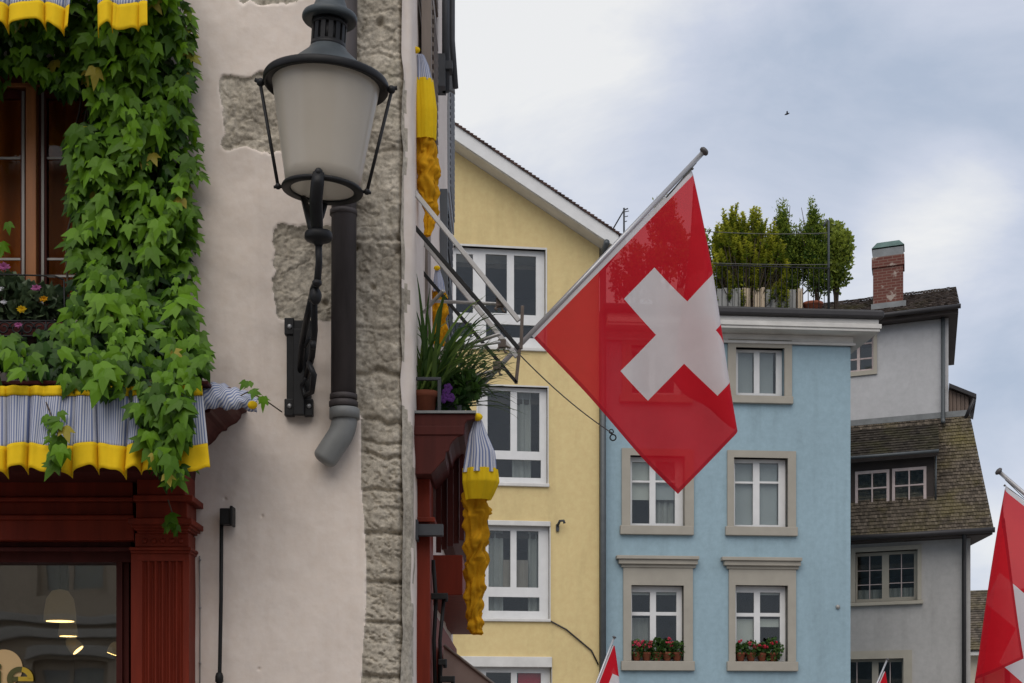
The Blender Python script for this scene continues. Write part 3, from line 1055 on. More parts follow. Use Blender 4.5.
for k_ in range(1, 7):
    a_ = k_ / 6 * math.pi / 2
    pth.append(e0 + dirn * (.095 + .030 * math.sin(a_))); rr.append(max(.004, .0545 * math.cos(a_) ** .8))
el.tube(pth, rr, 28)
el.build('elbow', M['plastic'], pipe)

# -- what stands out from the side wall: shutters, boards, pipe
bo = MB()
def side(mb, y0, y1, xo, q0, q1, qd=None, mi=0):
    """box fixed on the side wall: depth y0..y1, standing xo out, rows q0..q1 at its near edge"""
    return mb.box(XC - .02, XC + xo, y0, y1, Z(q1, y0), Z(q0, y0), mi)
# grey louvred shutters folded back on the wall, the far one standing proud
def shutter(y0, y1, xo, z0, z1, material, ang=0.0):
    sm = MB()
    t = .045
    xw = XC + xo
    fr = .07
    sm.box(xw - t, xw, y0, y0 + fr, z0, z1)
    sm.box(xw - t, xw, y1 - fr, y1, z0, z1)
    for z_ in (z0, z1 - fr, (z0 + z1) / 2 - fr / 2):
        sm.box(xw - t, xw, y0 + fr, y1 - fr, z_, z_ + fr)
    n = int((z1 - z0 - fr) / .042)
    for i in range(n):
        z_ = z0 + fr + .042 * i
        if abs(z_ - (z0 + z1) / 2) < fr / 2 + .02 or z_ > z1 - fr - .03:
            continue
        sm.hexa([(xw - t + .004, y0 + fr, z_), (xw + .008, y0 + fr, z_ - .004), (xw + .008, y1 - fr, z_ - .004), (xw - t + .004, y1 - fr, z_),
                 (xw - t + .004, y0 + fr, z_ + .04), (xw + .008, y0 + fr, z_ + .012), (xw + .008, y1 - fr, z_ + .012), (xw - t + .004, y1 - fr, z_ + .04)])
    o = sm.build('shutter', material, house)
    return o
shutter(7.36, 7.95, .062, Z(130, 7.4), Z(-160, 7.4), M['brownboard'])
o = shutter(10.75, 11.65, .012, Z(205, 11), Z(-190, 11), M['shutter'])
o = shutter(9.6, 10.4, .045, Z(335, 9.8), Z(200, 9.8), M['darkshutter'])
tl = MB()
# tilted-out lower leaf of the far shutter with its stay
tl.hexa([(XC + .02, 10.2, Z(88, 10.2)), (XC + .07, 10.2, Z(92, 10.2)), (XC + .07, 10.24, Z(92, 10.2)), (XC + .02, 10.24, Z(88, 10.2)),
         (XC + .0, 10.2, Z(38, 10.2)), (XC + .045, 10.2, Z(38, 10.2)), (XC + .045, 10.24, Z(38, 10.2)), (XC + .0, 10.24, Z(38, 10.2))])
tl.build('shutter', M['darkshutter'], house)
vp = MB()
vp.tube([(XC + .05, 9.25, Z(-60, 9.25)), (XC + .05, 9.25, Z(92, 9.25))], .022, 10)
vp.tube([(XC + .085, 9.3, Z(-60, 9.3)), (XC + .085, 9.3, Z(40, 9.3)), (XC + .105, 9.3, Z(88, 9.3))], .018, 8)
vp.box(XC, XC + .09, 9.2, 9.3, Z(72, 9.25), Z(64, 9.25))
vp.box(XC, XC + .05, 9.16, 9.3, Z(92, 9.25), Z(60, 9.25))
vp.build('shutter_stay', M['greyiron'], house)
jb = MB()
side(jb, 8.0, 8.3, .012, 60, 330)
jb.build('window_jamb', M['brownboard'], house)
# side shop front: moulded ledge with stepped returns, pilaster and boarded front
le = MB()
yn = 7.16
lp = [(475, 413.5), (475, 419), (467, 420.5), (465, 424), (464, 435), (458, 437), (453, 441), (450, 446), (449, 451), (446, 452), (445, 459), (440, 464), (435, 470), (431, 474), (405, 474), (405, 413.5)]
le.box(XC - .03, X(464, yn), yn - .006, yn - .0005, Z(435, yn), Z(426, yn))
le.prism([(X(a, yn), Z(q, yn)) for a, q in lp], yn, 11.5, lambda u, v, w_: (u, w_, v))
ledge = le.build('ledge', M['darkwood'], house, bevel=.003)  # darker than the red shop front: the ledge's shade put into its paint
lm = MB()
lm.box(XC - .03, X(476, yn), yn - .012, 11.6, Z(413.5, yn), Z(411, yn))
lm.build('lead_cover', M['zinc'], ledge)
sp = MB()
sp.box(XC - .02, X(430, 7.3), 7.3, 7.6, 0, Z(466, 7.3))
sp.box(XC - .02, X(435, 7.28), 7.28, 7.62, Z(522, 7.28), Z(517, 7.28))
sp.box(XC - .02, X(428, 7.5), 7.5, 11.4, 0, 2.3)
sp.box(XC - .02, X(462, 8.2), 8.3, 11.4, Z(595, 8.3), Z(555, 8.3))
sp.build('side_shop_front', M['redwood'], house, bevel=.004)
sb = MB()
for i, (a, b_) in enumerate(((436, 441), (441.5, 447), (447.5, 453), (453.5, 459), (459.5, 464))):
    y_ = 7.62 + .02 * (i % 2)
    sb.box(X(a, y_), X(b_, y_), y_, y_ + .03, Z(552 - i * 3, y_), Z(462 - i * 9, y_))
sb.build('side_boarding', M['darkwood'], house)
# iron bracket arm and awning gear low on the side wall
ib = MB()
bx(ib, 414, 443, 524, 535, 7.22, 7.28)
ib.box(X(414, 7.22) - .02, X(418, 7.22), 7.2, 7.3, Z(540, 7.22), Z(520, 7.22))
ib.build('iron_bracket', M['greyiron'], house)
# ================================================================= wall lantern
LD = 6.4
k = LD / F
lx0, lz0 = X(326, LD), Z(86, LD)
lan = thing('wall_lantern', 'black iron wall lantern with frosted conical glass on scrolled bracket', 'street lamp', (X(299, DW), DW, Z(366, DW)))
def lm4(px=326, py=86, tilt=3.2):
    return Matrix.Translation(P(px, py, LD)) @ Matrix.Rotation(R(tilt), 4, 'Y')
ML = lm4()
def rz(py): return (86 - py) * k * 1.0
m = MB()
m.lathe([(.001, rz(-20)), (.012, rz(-19)), (.014, rz(-12)), (.030, rz(-9)), (.050, rz(-3)), (.060, rz(2)), (.068, rz(8)), (.078, rz(12)), (.106, rz(15)), (.110, rz(17)), (.110, rz(20)), (.104, rz(22)), (.072, rz(21))], ML, 40)
m.build('cap', M['lampgrey'], lan)
m = MB()
m.lathe([(.060, rz(23)), (.060, rz(48))], ML, 40)
for i in range(14):
    a = 2 * math.pi * i / 14
    c, s_ = math.cos(a), math.sin(a)
    w_ = .0092
    v = []
    for zz in (rz(48), rz(23)):
        for r_, t_ in ((.056, -w_), (.069, -w_), (.069, w_), (.056, w_)):
            v.append(ML @ Vector((r_ * c - t_ * s_, r_ * s_ + t_ * c, zz)))
    m.hexa(v)
m.lathe([(.062, rz(44)), (.0705, rz(44)), (.0705, rz(50)), (.062, rz(50))], ML, 40)
m.lathe([(.062, rz(22)), (.0705, rz(22)), (.0705, rz(27)), (.062, rz(27))], ML, 40)
m.build('vent', M['lampiron'], lan)
m = MB()
m.lathe([(.062, rz(47)), (.074, rz(49)), (.080, rz(52)), (.098, rz(56)), (.125, rz(62)), (.155, rz(69)), (.195, rz(77)), (.226, rz(81.5))], ML, 56)
m.build('roof', M['lampgrey'], lan)
m = MB()
m.lathe([(.215, rz(80)), (.246, rz(80)), (.2505, rz(82)), (.2505, rz(86.5)), (.246, rz(88)), (.240, rz(88)), (.240, rz(84)), (.212, rz(84))], ML, 64)
for a in (0, math.pi):
    c = ML @ Vector((.262 * math.cos(a), 0, rz(86)))
    m.ball(c, .017, 12)
    m.tube([ML @ Vector((.24 * math.cos(a), 0, rz(86))), ML @ Vector((.285 * math.cos(a), 0, rz(84)))], .008, 8)
m.build('rim', M['lampiron'], lan)
MR = lm4(322.5, 189, 3.5)
m = MB()
gt, gb = .214, .146
rings = []
for t in np.linspace(0, 1, 8):
    zc = (1 - t)
    c = (ML @ Vector((0, 0, rz(86)))).lerp(MR @ Vector((0, 0, 0)), t)
    r_ = gt + (gb - gt) * t
    rings.append([c + (ML.to_3x3() @ Vector((r_ * math.cos(q), r_ * math.sin(q), 0))) for q in np.linspace(0, 2 * math.pi, 49)[:-1]])
m.sheet(rings, 0, True, True)
n_ = len(m.v)
m.f.append(tuple(range(n_ - 48, n_))); m.m.append(0); m.s.append(False)
m.build('glass', M['opal'], lan)
m = MB()
m.lathe([(.128, -.010), (.160, -.012), (.164, -.004), (.160, .004), (.128, -.002), (.125, -.006), (.128, -.010)], MR, 56, cap=False)
for a in (0, math.pi):
    m.ball(MR @ Vector((.178 * math.cos(a), 0, 0)), .013, 10)
    m.tube([MR @ Vector((.155 * math.cos(a), 0, 0)), MR @ Vector((.195 * math.cos(a), 0, -.004))], .006, 8)
m.build('ring', M['lampiron'], lan)
for a in (0, math.pi):
    m = MB()
    m.tube([ML @ Vector((.264 * math.cos(a), 0, rz(86))), MR @ Vector((.178 * math.cos(a), 0, 0))], .0068, 10)
    m.build('stay', M['lampiron'], lan)
col = P(318.5, 237, LD)
m = MB()
fr = MR @ Vector((0, -.150, -.004))
bk = MR @ Vector((-.01, .150, -.004))
m.tube([fr + Vector((.004, -.006, .012)), fr + Vector((0, -.014, -.03)), fr.lerp(col, .45) + Vector((-.006, -.03, 0)), fr.lerp(col, .8) + Vector((-.004, -.012, 0)), col + Vector((0, -.01, 0))],
       [.024, .027, .027, .025, .020], 8, flat=(.8, 1.0))
m.ball(fr + Vector((.004, -.012, .014)), .017, 10)
m.tube([bk, bk + Vector((-.022, .02, -.05)), bk.lerp(col, .5) + Vector((-.025, .03, 0)), col + Vector((-.012, .02, 0))], [.016, .02, .021, .018], 8)
m.tube([MR @ Vector((-.09, .10, -.004)), col + Vector((-.03, .02, .06)), col + Vector((-.02, .0, 0))], [.012, .02, .016], 8)
m.build('yoke', M['lampiron'], lan)
m = MB()
m.lathe([(.02, .03), (.035, .026), (.052, .020), (.056, .010), (.056, -.006), (.050, -.014), (.03, -.020), (.018, -.028), (.016, -.035)], col, 28)
m.build('collar', M['lampiron'], lan)
# bracket: neck, scroll bars, back plate
m = MB()
m.tube([col + Vector((0, 0, -.02)), P(319, 262, 6.41), P(317.5, 280, 6.44), P(314, 290, 6.50), P(312, 300, 6.56)], [.014, .014, .015, .018, .016], 10)
m.ball(P(317, 283, 6.44), .021, 10, sq=(1, 1, .8))
m.ball(P(315.5, 296, 6.48), .026, 12, sq=(1, 1, 1.4))
m.tube([P(313, 292, 6.5), P(307, 318, 6.72), P(302, 345, 6.88), P(300, 372, 6.95)], [.017, .018, .018, .016], 8, flat=(1, .8))
m.tube([P(314, 300, 6.5), P(314.5, 330, 6.62), P(312, 356, 6.78), P(306, 378, 6.92)], [.015, .015, .014, .012], 8)
m.tube([P(311, 345, 6.62), P(315.5, 345, 6.62)], .018, 10)
m.tube([P(308.5, 362, 6.8), P(314, 375, 6.78), P(312, 392, 6.86), P(305, 396, 6.93), P(302, 385, 6.94), P(306, 378, 6.90)], [.012, .013, .012, .011, .01, .008], 8)
m.tube([P(306, 322, 6.78), P(302.5, 335, 6.84), P(305.5, 346, 6.86), P(309, 338, 6.80)], [.010, .011, .010, .008], 8)
m.build('bracket', M['lampiron'], lan)
m = MB()
d_ = 6.965
m.box(X(286.5, d_), X(311, d_), d_, d_ + .03, Z(414, d_), Z(320, d_))
m.box(X(294, d_), X(305, d_), d_ - .028, d_, Z(416, d_), Z(330, d_))
for a, b_ in ((284.5, 294), (304, 313)):
    m.box(X(a, d_), X(b_, d_), d_ - .008, d_ + .03, Z(416, d_), Z(399, d_))
m.box(X(284.5, d_), X(294, d_), d_ - .008, d_ + .03, Z(335, d_), Z(318, d_))
plate = m.build('back_plate', M['lampiron'], lan, bevel=.004)
for a, q in ((289.5, 326.5), (289.5, 406), (309, 406)):
    m = MB()
    m.ball(P(a, q, d_ - .010), .011, 10, sq=(1, .6, 1))
    m.build('bolt', M['bolt'], plate)

# ================================================================= iron rod on the wall
rod = thing('iron_rod', 'thin dark iron rod with square head fixed to the plaster wall', 'rod', P(221, 683, 6.97))
m = MB()
m.tube([P(221.5, 520, 6.95), P(221, 600, 6.95), P(219.5, 683, 6.95), P(219, 760, 6.95)], .0085, 10)
m.build('shaft', M['black'], rod)
m = MB()
bx(m, 219.5, 231, 508, 524, 6.92, 6.99)
bx(m, 229.5, 232.5, 505.5, 525, 6.91, 6.99)
m.build('head', M['black'], rod, bevel=.004)
m = MB()
m.lathe([(.009, .02), (.014, .016), (.018, .0), (.018, -.02), (.010, -.03)], P(219.3, 677, 6.95), 14)
m.build('fitting', M['black'], rod)

# ================================================================= gathered striped valances
def fold_fn(seed, n):
    rng = random.Random(seed)
    cs = []
    x = 0
    while x < 1.0:
        w_ = rng.uniform(.5, 1.7) / n
        cs.append((x + w_ / 2, w_, rng.uniform(.6, 1.1), rng.uniform(-.2, .2)))
        x += w_
    def f(u):
        r_ = 0
        for c, w_, a, sk in cs:
            t = (u - c) / (w_ / 2)
            if -1 < t < 1:
                r_ = a * (1 - abs(t) ** 5) ** .7 * (1 + sk * t)
        return r_
    return f, cs
def valance(name, label, px0, px1, qt, qband, qhem, qbot, d, nfold, amp, seed, group, end_flare=0, loc=None):
    """gathered cloth hanging from a ledge: yellow heading, striped skirt, scalloped yellow hem"""
    t = thing(name, label, 'valance', loc or P((px0 + px1) / 2, qt, d), 0, group)
    f, cs = fold_fn(seed, nfold)
    rng = random.Random(seed)
    NU = int((px1 - px0) * 2.6)
    us = np.linspace(0, 1, NU)
    ph = [rng.uniform(0, 6.28) for _ in range(4)]
    def pt(u, v):
        # v 0 at the heading .. 1 at the hem's edge
        a = amp * (.25 + .75 * v) * f(u)
        fine = .006 * math.sin(u * nfold * 9 + ph[0]) * (1 - .5 * v) + .004 * math.sin(u * nfold * 17 + ph[1]) * (1 - v)
        y = d - a - fine - .02 * v
        x = X(px0 + (px1 - px0) * u, d)
        x += .020 * v * math.sin(u * nfold * 2.1 + ph[2])
        if end_flare and u > .9:
            x += end_flare * v * (u - .9) / .1
        top, bot = Z(qt, d), Z(qbot, d)
        sc = -.034 * (f(u) - .7) * (1 if v > .75 else 0) * (v - .75) / .25
        z = top + (bot - top) * v + sc * -1.0 + (.012 * math.sin(u * nfold * 3.1 + ph[3]) * v) + .007 * math.sin(u * nfold * 7 + ph[0]) * max(0, v - .7)
        return (x, y, z)
    def part(pname, v0, v1, nv, material, off=0):
        m = MB()
        rows = []
        uv = []
        for v in np.linspace(v0, v1, nv):
            row = []
            for u in us:
                p = pt(u, v)
                row.append((p[0], p[1] - off, p[2]))
                # cloth length along the gathers is longer than the rail
                uv.append((u * (X(px1, d) - X(px0, d)) * 1.35 + .012 * f(u), v))
            rows.append(row)
        m.sheet(rows)
        m.uv = uv
        o = m.build(pname, material, t)
        so_ = o.modifiers.new('thickness', 'SOLIDIFY')
        so_.thickness = .003
        return o
    H_ = qbot - qt
    vb, vh = (qband - qt) / H_, (qhem - qt) / H_
    if vb > 0:
        part('heading', 0, vb, 4, M['yellow'], .004)
    part('skirt', max(0, vb - .02), vh + .02, 14, M['stripe'])
    part('hem', vh, 1, 8, M['yellow'], .004)
    return t
valance('valance', 'long striped blue valance with yellow hem hung along the front shop ledge', -70, 203, 387, 397, 447, 474, 6.44, 9, .07, 3, 'striped valances on the corner house', .03)
valance('valance', 'striped valance with yellow hem at the top left above the oak window', -70, 77, -60, -58, 10, 32, 6.55, 6, .07, 5, 'striped valances on the corner house')
valance('valance', 'short gathered striped valance over the ivy at the top edge', 97, 147, -60, -58, 8, 33, 6.55, 3, .06, 9, 'striped valances on the corner house')
# striped cloth bundled over the end of the front ledge
def draped_end():
    m = MB()
    rows, uv = [], []
    for i, u in enumerate(np.linspace(0, 1, 46)):
        row = []
        for j, v in enumerate(np.linspace(0, 1, 26)):
            px = 186 + 68 * u
            lift = 26 * (1 - .5 * u ** 2)
            a = v * math.pi * .62
            yy = 6.76 - .24 * math.sin(a) - .014 * abs(math.sin(u * 7 + v * 3))
            zz = Z(397, 6.46) - .01 + (lift * .0042) * math.cos(a) + .005 * math.sin(u * 17 + v * 7) + .004 * math.sin(u * 37 - v * 9) + .015 - .03 * u ** 3
            row.append((X(px, 6.46), yy, zz))
            uv.append((u * .26 + v * .12, v))
        rows.append(row)
    m.sheet(rows)
    m.uv = uv
    o = m.build('ledge_drape', M['stripe'], None, at=P(225, 403, 6.6))
    tag(o, 'striped blue cloth bundled over the end of the front shop ledge', 'drape')
    so_ = o.modifiers.new('thickness', 'SOLIDIFY')
    so_.thickness = .004
    b_ = MB()
    b_.ball((0, 0, 0), .017, 12, sq=(1.2, 1, 1))
    kn = b_.build('knot', M['yellow'], o, local=True)
    kn.location = P(252.5, 405, 6.44) - P(225, 403, 6.6)
draped_end()
# ruffled gold drapes on the lane side, tied at the ledge end and trailing back along it
def ruffle_drape(name, label, knot, stripes, ruffles, group=None, seed=1):
    """knot: (px,py,d,r); stripes/ruffles: lists of (px centre, py, d, half width px)"""
    t = thing(name, label, 'drape', P(knot[0], knot[1], knot[2]), 0, group)
    rng = random.Random(seed)
    if knot[3]:
        m = MB(); m.ball(P(*knot[:3]), knot[3], 12, sq=(1.2, 1, .9)); m.build('knot', M['yellow'], t)
    def skin(path, nseg, folds, depthf, flounce, material, pname, ruf):
        path = np.array(path, float)
        tt = np.linspace(0, 1, len(path))
        rows, uv = [], []
        ph = rng.uniform(0, 6)
        for i, s_ in enumerate(np.linspace(0, 1, nseg)):
            c = [np.interp(s_, tt, path[:, q]) for q in range(4)]
            base = P(c[0], c[1], c[2])
            hw = c[3] / F * c[2]
            row = []
            saw = (s_ * flounce) % 1.0 if flounce else 0
            tier = int(s_ * flounce) if flounce else 0
            rt = random.Random(seed * 100 + tier)
            p1, p2, f1 = rt.uniform(0, 6.28), rt.uniform(0, 6.28), rt.choice((5, 6, 7))
            for q in range(72):
                a = 2 * math.pi * q / 72
                if ruf:
                    # one continuous length of crumpled cloth, gathered at intervals
                    ss = s_ * flounce
                    w1 = float(vnoise(np.array(ss * 1.3 + .7 * math.cos(a)), np.array(1.5 + math.sin(a)), seed + 3)) - .5
                    w2 = float(vnoise(np.array(ss * 3.1 + 1.1 * math.cos(a)), np.array(4.5 + 1.2 * math.sin(a)), seed + 5)) - .5
                    r_ = .90 + .13 * math.sin(math.pi * 2 * (ss + .25 * math.sin(a + seed))) + .15 * math.sin(5 * a + 9 * w1 + ph) + .09 * math.sin(9 * a + 12 * w2) + .30 * w2
                    dz = .02 * w1
                else:
                    r_ = 1 + depthf * math.sin(folds * a + ph + .8 * math.sin(s_ * 3)) + depthf * .5 * math.sin((folds * 2 + 1) * a + ph * 2)
                    dz = 0
                row.append(base + Vector((hw * r_ * math.cos(a), hw * r_ * math.sin(a) * .8, dz)))
                uv.append((a * .055, s_))
            rows.append(row)
        m = MB()
        m.sheet(rows, 0, True, True)
        m.uv = uv
        return m.build(pname, material, t)
    if stripes:
        skin(stripes, 20, 6, .10, 0, M['stripe'], 'skirt', 0)
    for i, (pth, material) in enumerate(ruffles):
        n_ = max(16, int(abs(pth[-1][1] - pth[0][1]) * 1.3))
        if material is M['yellow']:
            skin(pth, 30, 8, .07, 0, material, 'hem', 0)
        else:
            skin(pth, n_, 5, .13, max(1, round(abs(pth[-1][1] - pth[0][1]) / 20)), material, 'ruffle', .34)
    return t
ruffle_drape('ruffled_drape', 'large drape knotted at the lane ledge, striped above with long golden ruffles', (477.5, 417, 7.2, .020),
             [(478, 420, 7.22, 3.5), (478, 436, 7.23, 9), (480, 452, 7.24, 13.5), (479.5, 473, 7.25, 16)],
             [([(480, 469, 7.25, 16.8), (480.5, 482, 7.26, 17.5), (479, 494, 7.28, 14), (478, 500, 7.29, 12)], M['yellow']),
              ([(476, 490, 7.32, 12.5), (477, 520, 7.38, 12.5), (476, 555, 7.45, 11.5), (474, 590, 7.55, 10), (474.5, 618, 7.6, 8.5), (477, 634, 7.62, 6)], M['gold'])], 'golden ruffled drapes', 2)
ruffle_drape('ruffled_drape', 'yellow ruffled drape with striped top hanging high on the lane wall beside the lantern', (416, 50, 7.22, .016),
             [(420, 55, 7.3, 3.5), (422, 66, 7.31, 6), (423, 82, 7.31, 8.5)],
             [([(423, 80, 7.31, 9.5), (425, 110, 7.31, 11), (425, 140, 7.32, 10.5)], M['yellow']),
              ([(425, 138, 7.33, 11), (427, 170, 7.34, 11.5), (429, 196, 7.35, 10), (431, 216, 7.36, 6.5), (428, 236, 7.36, 3.5)], M['gold'])], 'golden ruffled drapes', 4)
ruffle_drape('ruffled_drape', 'small ruffled drape half hidden behind the strappy plant on the lane ledge', (437, 268, 8.6, .015),
             [(437.5, 270, 8.62, 2.5), (438.5, 282, 8.62, 5), (439, 292, 8.62, 6)],
             [([(439, 290, 8.64, 6.5), (438, 315, 8.7, 9.5), (437, 345, 8.8, 9)], M['gold'])], 'golden ruffled drapes', 6)
# beige awning further down the lane
aw = thing('shop_awning', 'beige sloping shop awning low beside the lane wall', 'awning', P(470, 690, 8.2))
m = MB()
a0, a1, a2 = P(444, 646, 8.4), P(498, 686, 8.4), P(520, 705, 8.4)
m.hexa([a0 + Vector((-.05, 0, -.8)), a2 + Vector((0, 0, -.8)), a2 + Vector((0, 2.5, -.8)), a0 + Vector((-.05, 2.5, -.8)), a0, a2, a2 + Vector((0, 2.5, 0)), a0 + Vector((0, 2.5, 0))])
m.build('awning_cloth', M['beige_cloth'], aw)
m = MB()
m.tube([a0 + Vector((0, -.006, .004)), a2 + Vector((0, -.006, .004))], .008, 8)
m.build('awning_edge', M['brownboard'], aw)

# ================================================================= awning arms above the lane ledge
fr_ = thing('awning_frame', 'folding awning frame of slanting metal arms fixed high on the lane wall', 'awning frame', P(414, 250, 7.4))
def flat_bar(mb, a, b, w_, t_):
    a, b = Vector(a), Vector(b)
    d_ = (b - a).normalized()
    s1 = d_.cross(Vector((0, 1, 0))).normalized() * w_ / 2
    s2 = Vector((0, 1, 0)) * t_ / 2
    mb.hexa([a - s1 - s2, b - s1 - s2, b - s1 + s2, a - s1 + s2, a + s1 - s2, b + s1 - s2, b + s1 + s2, a + s1 + s2])
def arm(ax, aq, bx_, bq, d_, wpx, material, name='arm'):
    m = MB()
    flat_bar(m, P(ax, aq, d_), P(bx_, bq, d_), wpx / F * d_, .018)
    return m.build(name, material, fr_, bevel=.002)
arm(408, 184, 519, 321, 7.14, 4.6, M['steel'])
arm(408, 219, 519, 349, 7.14, 3.8, M['black'])
arm(408, 223, 517, 357, 7.9, 4.6, M['steel'])
arm(408, 255, 517, 383, 7.9, 3.2, M['black'])
arm(522.5, 306, 521, 349, 7.14, 3.4, M['steelbrown'], 'link')
arm(519.5, 349, 516, 383.5, 7.9, 3.4, M['steelbrown'], 'link')
for (a, b_, d0, d1, r_) in (((424, 312), (443, 291), 7.6, 7.3, .009), ((432, 301), (498, 304), 7.7, 7.2, .008), ((455, 349), (500, 334), 7.7, 7.5, .008), ((440, 352), (500, 342), 7.8, 7.65, .007), ((466, 378), (496, 370), 8.0, 7.9, .007)):
    m = MB()
    m.tube([P(*a, d0), P(*b_, d1)], r_, 8)
    m.build('rod', M['steel'], fr_)
for (a, q, d_) in ((500, 303, 7.17), (502, 344, 7.86), (497, 366, 7.88)):
    m = MB()
    m.box(X(a - 4, d_), X(a + 4, d_), d_ - .02, d_ + .02, Z(q + 4, d_), Z(q - 4, d_))
    for dx, dq in ((-5, 6), (3, 8), (6, 3)):
        m.tube([P(a, q, d_), P(a + dx, q + dq, d_ - .02), P(a + dx + 2, q + dq + 1, d_ - .03)], .006, 6)
    m.build('clamp', M['steelbrown'], fr_, bevel=.003)

# ================================================================= iron awning brackets low on the lane wall
ab = thing('iron_hooks', 'black iron rods and hooks low on the lane wall under the ledge', 'ironwork', P(433, 640, 7.5))
m = MB()
m.tube([P(433, 560, 7.45), P(436, 600, 7.45), P(434, 640, 7.45), P(436, 720, 7.45)], .010, 8)
m.tube([P(444, 597, 7.45), P(440, 640, 7.45), P(441, 720, 7.45)], .009, 8)
m.tube([P(429, 575, 7.4), P(428, 640, 7.4), P(430, 720, 7.4)], .009, 8)
m.build('rod', M['black'], ab)
for (a, b_, q) in ((425, 447, 596), (438, 446, 662), (440, 454, 679)):
    m = MB()
    bx(m, a, b_, q - 3, q + 3, 7.4, 7.44)
    m.tube([P(b_ - 1, q - 3, 7.42), P(b_ - 1, q + 6, 7.42)], .010, 8)
    m.build('hook', M['black'], ab, bevel=.003)

# ================================================================= lamps inside the shop
def shop_lamp(px, q, d_, r_, h_, label, tilt=0):
    t = thing('pendant_lamp', label, 'lamp', P(px, q, d_), 0, 'lit lamps inside the shop')
    Mx = Matrix.Translation(P(px, q, d_)) @ Matrix.Rotation(R(tilt), 4, 'Y')
    m = MB()
    m.lathe([(r_, 0), (r_ * .99, h_ * .25), (r_ * .85, h_ * .7), (r_ * .5, h_ * .95), (.012, h_)], Mx, 28)
    m.build('lamp_shade', M['lampshade'], t)
    m = MB()
    m.lathe([(.0001, -.003), (r_ * .86, -.003), (r_ * .86, -.001), (.0001, -.001)], Mx, 24)
    m.build('bulb', M['lampglow'], t)
    m = MB()
    m.tube([Mx @ Vector((0, 0, h_)), (Mx @ Vector((0, 0, h_))) + Vector((0, 0, max(.05, 2.9 - (Mx @ Vector((0, 0, h_))).z)))], .005, 6)
    m.build('cord', M['black'], t)
shop_lamp(60, 621, 8.6, .085, .17, 'largest cream pendant lamp glowing behind the shop window')
shop_lamp(68, 636, 9.2, .055, .10, 'pendant lamp just below and behind the largest lit lamp in the shop')
shop_lamp(78, 650, 9.4, .042, .09, 'tilted lit spot lamp in the middle of the shop window', -42)
shop_lamp(113, 654, 9.0, .038, .07, 'lit round lamp near the right edge of the shop window', 20)

# ================================================================= flags
def flag(T_, B_, C_, d, fold_deg, ang, amp, seed, tip, foot, label, mirror=False, fold_shift=0.0, pr=.014, front=False):
    """square white-cross flag hanging from a slanting pole. T_, B_: upper and lower ends of its hoist"""
    T_, B_, C_, tip, foot = Vector(T_), Vector(B_), Vector(C_), Vector(tip), Vector(foot)
    t = thing('flag', label, 'flag', tuple(foot), 0, 'red flags with a white cross')
    h = B_ - T_
    L = h.length
    hd = h / L
    sgn = -1 if mirror else 1
    # the fly hangs square to the hoist inside the vertical plane through the pole
    fd = (C_ - B_).normalized()
    ratio = (C_ - B_).length / L
    nrm = Vector((0, -1, 0))
    N = 128
    rng = random.Random(seed)
    ph = [rng.uniform(0, 6) for _ in range(6)]
    # the fold starts at the upper hoist corner and falls nearly plumb
    fx = Vector((math.sin(R(fold_deg)) * sgn, 0, -math.cos(R(fold_deg))))
    out = Vector((fx.z * -1, 0, fx.x))
    if out.dot(fd) < 0: out = -out
    rows = []
    back = Vector((0, -1 if front else 1, 0))
    for i in range(N + 1):
        a = i / N
        row = []
        for j in range(N + 1):
            b = j / N
            p = hd * (a * L) + fd * (b * L * ratio)
            w_ = amp * (math.sin(p.dot(out) * 9 / L * 1.2 + ph[0] + a * 1.4) * min(1, b * 2.5) + .45 * math.sin(p.dot(out) * 21 / L + ph[1] - a * 2) * b)
            along = p.dot(fx)
            s_ = p.dot(out) - fold_shift * L - .008 * L * math.sin(along / L * 4)
            if s_ > 0:
                rad = .035 * L
                arc = rad * R(ang)
                base = p - out * s_
                if s_ < arc:
                    th = s_ / rad
                    p = base + out * (rad * math.sin(th)) + back * (rad * (1 - math.cos(th)))
                else:
                    th = R(ang)
                    rest = s_ - arc
                    p = base + out * (rad * math.sin(th) + rest * math.cos(th)) + back * (rad * (1 - math.cos(th)) + rest * math.sin(th))
                    p = p + back * (amp * 1.2 * math.sin(rest / L * 14 + ph[2]))
            sag = Vector((0, 0, -.02 * L * math.sin(math.pi * b) * a * (1 - a) * 2))
            row.append(T_ + p + nrm * w_ + sag)
        rows.append(row)
    m = MB()
    m.sheet(rows)
    def incross(i, j):
        a, b = i / 4, j / 4      # 32 units across
        return b < .7 or (6 <= a < 26 and 13 <= b < 19) or (13 <= a < 19 and 6 <= b < 26)
    m.m = [1 if incross(i, j) else (2 if (j >= N - 2 or i < 2 or i >= N - 2) else 0) for i in range(N) for j in range(N)]
    cl_ = m.build('flag_cloth', [M['flagred'], M['flagwhite'], M['flaghem']], t)
    m = MB()
    m.tube([foot, tip], pr, 20)
    ud = (tip - foot).normalized()
    pl = m.build('pole', M['pole'], t)
    m = MB()
    Mx = Matrix.Translation(tip) @ ud.to_track_quat('Z', 'Y').to_matrix().to_4x4()
    m.lathe([(pr, -.004), (pr * 1.25, 0), (pr * 1.9, .006), (pr * 2.0, .016), (pr * 1.5, .026), (pr * .5, .030), (.0001, .031)], Mx, 24)
    m.build('pole_cap', M['poleend'], pl)
    m = MB()
    off = Vector((0, 0, -pr * 1.6))
    m.tube([tip - ud * .05 + off * .8, tip - ud * .30 + off * 1.6, T_], .0035, 6)
    m.tube([T_ + Vector((0, 0, .0)), T_ + hd * .01], .008, 6)
    m.build('halyard', M['cord'], pl)
    return t, cl_
FD = 9.1
